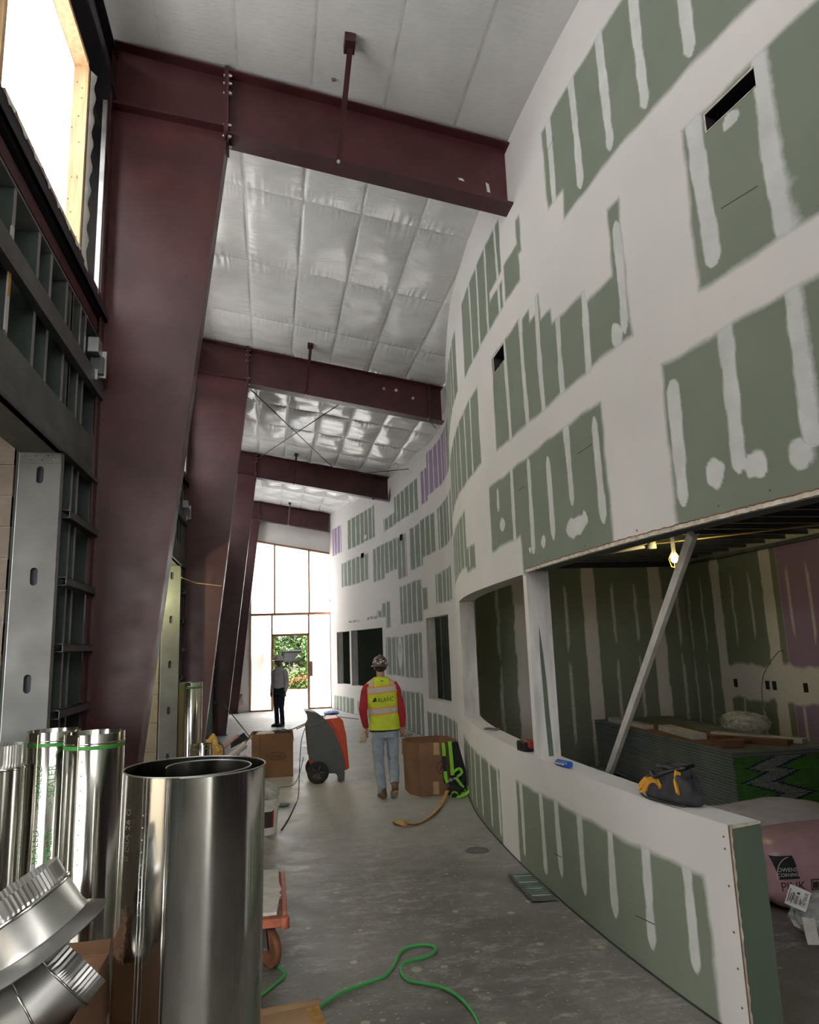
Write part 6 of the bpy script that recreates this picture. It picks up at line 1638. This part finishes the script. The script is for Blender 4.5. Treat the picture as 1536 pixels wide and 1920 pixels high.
m.tube([(0, .01, r[0]) for r in TS], [(r[1], r[2]) for r in TS], 28)
for P in (AR, AL): m.tube(P, [.072, .066, .056, .050, .040], 18)
fused('grey_shirt', m, 'grey_shirt', wb, .010, 3, .0035, 5)
obj('collar', MB().tube([(.065, -.03, 1.57), (.05, .055, 1.555), (0, .075, 1.535), (-.05, .055, 1.555), (-.065, -.03, 1.57), (0, -.06, 1.58), (.065, -.03, 1.57)], (.012), 8), 'grey_shirt', wb, True)
obj('belt', MB().tube([(0, .004, .985), (0, .004, 1.015)], [(.181, .134), (.181, .134)], 28), 'harness_black', wb, True)
obj('hair', MB().ball((0, .012, 1.745), (.080, .094, .080), 20, 12), 'hair', wb, True)
hb, T = hard_hat(wb, (0, .024, 1.748), (.55, .84, 0), 'hat_white')
obj('hat_badge', MB().ball((0, 0, 0), (.018, .004, .018), 10, 6).xf(T @ Matrix.Translation((0, .124, .045))), 'print_black', hb, True)
obj('glasses', MB().tube([(.076, .0, 1.725), (.062, .07, 1.722), (.024, .106, 1.722), (-.024, .106, 1.722), (-.062, .07, 1.722), (-.074, .0, 1.725)], [(.004, .003), (.006, .014), (.006, .012), (.006, .012), (.006, .014), (.004, .003)], 8, True, (0, 0, 1)).xf(Matrix.Translation((0, .03, 0)) @ Matrix.Rotation(-.58, 4, 'Z')), 'black_plastic', wb, True)
for x in (-.09, .09):
    boot(wb, (x, -.075, .004), (x, .19, .004), (0, 0, 1), 'shoe_dark', 'galv_dark', (x, -.015, .12))
# ================================================================== OUTSIDE THE DOORWAY
def foliage(loc, rx, ry, rz_, n, leaf, mat, seed):
    r = random.Random(seed); vs = []; fs = []
    for _ in range(n):
        a = r.uniform(0, 2 * math.pi); c = r.uniform(-.7, 1); q = r.uniform(.55, 1.0) * (1 + .18 * math.sin(3 * a + seed) + .15 * math.sin(5 * c * 3 + seed))
        s = math.sqrt(max(0, 1 - c * c)); p = Vector((rx * s * math.cos(a) * q, ry * s * math.sin(a) * q, rz_ * c * q))
        L = leaf * r.uniform(.6, 1.3); d = Vector((r.uniform(-1, 1), r.uniform(-1, 1), r.uniform(-.8, .5))).normalized(); w = d.cross(Vector((r.uniform(-1, 1), r.uniform(-1, 1), 1))).normalized() * L * .28; up = d.cross(w).normalized() * L * .06
        k = len(vs); vs += [p, p + d * L * .5 + w + up, p + d * L, p + d * L * .5 - w + up]; fs += [(k, k + 1, k + 2), (k, k + 2, k + 3)]
    return MB().add(vs, fs)
def shrub(x, y, z, rx, ry, rz_, n, leaf, mat, label, seed):
    t = thing('shrub', (x, y, z), 0, label, 'shrub', 'greenery outside the doorway')
    f = foliage((0, 0, 0), rx, ry, rz_, n, leaf, mat, seed)
    f.xf(Matrix.Translation((0, 0, rz_ * .75)))
    me = bpy.data.meshes.new('foliage'); me.from_pydata(f.v, [], f.f); me.update(); link('foliage', me, mat, t)
    rr = random.Random(seed)
    for k in range(4): a = rr.uniform(0, 6.28); obj('stem', MB().tube([(0, 0, -.1), (rx * .2 * math.cos(a), ry * .2 * math.sin(a), rz_ * .5), (rx * .5 * math.cos(a), ry * .5 * math.sin(a), rz_ * 1.1)], [.05, .035, .015], 6), 'bark', t)
shrub(-1.2, 37.5, .5, 1.9, 1.2, 2.0, 2600, .26, 'leaf', 'leafy green shrub left of the doorway view', 1)
shrub(.9, 39.0, .6, 1.7, 1.2, 2.2, 2600, .26, 'leaf', 'tall green shrub in the middle of the doorway view', 2)
shrub(2.9, 37.2, .5, 1.5, 1.1, 1.7, 2200, .24, 'leaf', 'rounded green shrub right of the doorway view', 3)
shrub(.2, 43.5, .9, 3.2, 1.5, 3.4, 3000, .34, 'leaf_dark', 'dark tree mass behind the shrubs on the left', 4)
shrub(4.4, 43.0, .9, 3.0, 1.5, 3.4, 3000, .34, 'leaf_dark', 'dark tree mass behind the shrubs on the right', 5)
shrub(1.5, 35.2, .3, .9, .6, .45, 900, .20, 'leaf', 'low weeds growing at the edge of the bare earth', 6)
t = thing('orange_flowers', (1.35, 34.3, .28), 0, 'patch of orange flowers at the edge of the bare earth', 'flowers')
f = foliage((0, 0, 0), .75, .35, .32, 420, .11, 'flower_orange', 11).xf(Matrix.Translation((0, 0, .28))); me = bpy.data.meshes.new('petals'); me.from_pydata(f.v, [], f.f); link('petals', me, 'flower_orange', t)
f = foliage((0, 0, 0), .75, .35, .25, 420, .15, 'leaf', 12).xf(Matrix.Translation((0, 0, .14))); me = bpy.data.meshes.new('leaves'); me.from_pydata(f.v, [], f.f); link('leaves', me, 'leaf', t)
t = thing('trailer', (1.15, 37.9, .45), .1, 'dark trailer with a grey top half hidden in the shrubs', 'trailer')
obj('body', MB().box(-.55, .55, -.5, .5, .95, 1.45), 'trailer_dark', t, bevel=.05); obj('top', MB().box(-.6, .6, -.55, .55, 1.45, 1.56), 'dark_girt', t, bevel=.04)
for sx in (-.4, .4): obj('post', MB().box(sx - .04, sx + .04, -.04, .04, -.1, .96), 'dark_girt', t)
# plank leaning outside against the sheeted window
tag(obj('plywood_sheet', MB().hexa([(-.72, 25.95, -.1), (.02, 25.95, -.1), (.02, 25.98, -.1), (-.72, 25.98, -.1), (-.72, 25.66, 1.9), (.02, 25.66, 2.5), (.02, 25.69, 2.5), (-.72, 25.69, 1.9)]), 'wood'), 'tan sheet leaning outside the lower left pane of the end window', 'plywood')
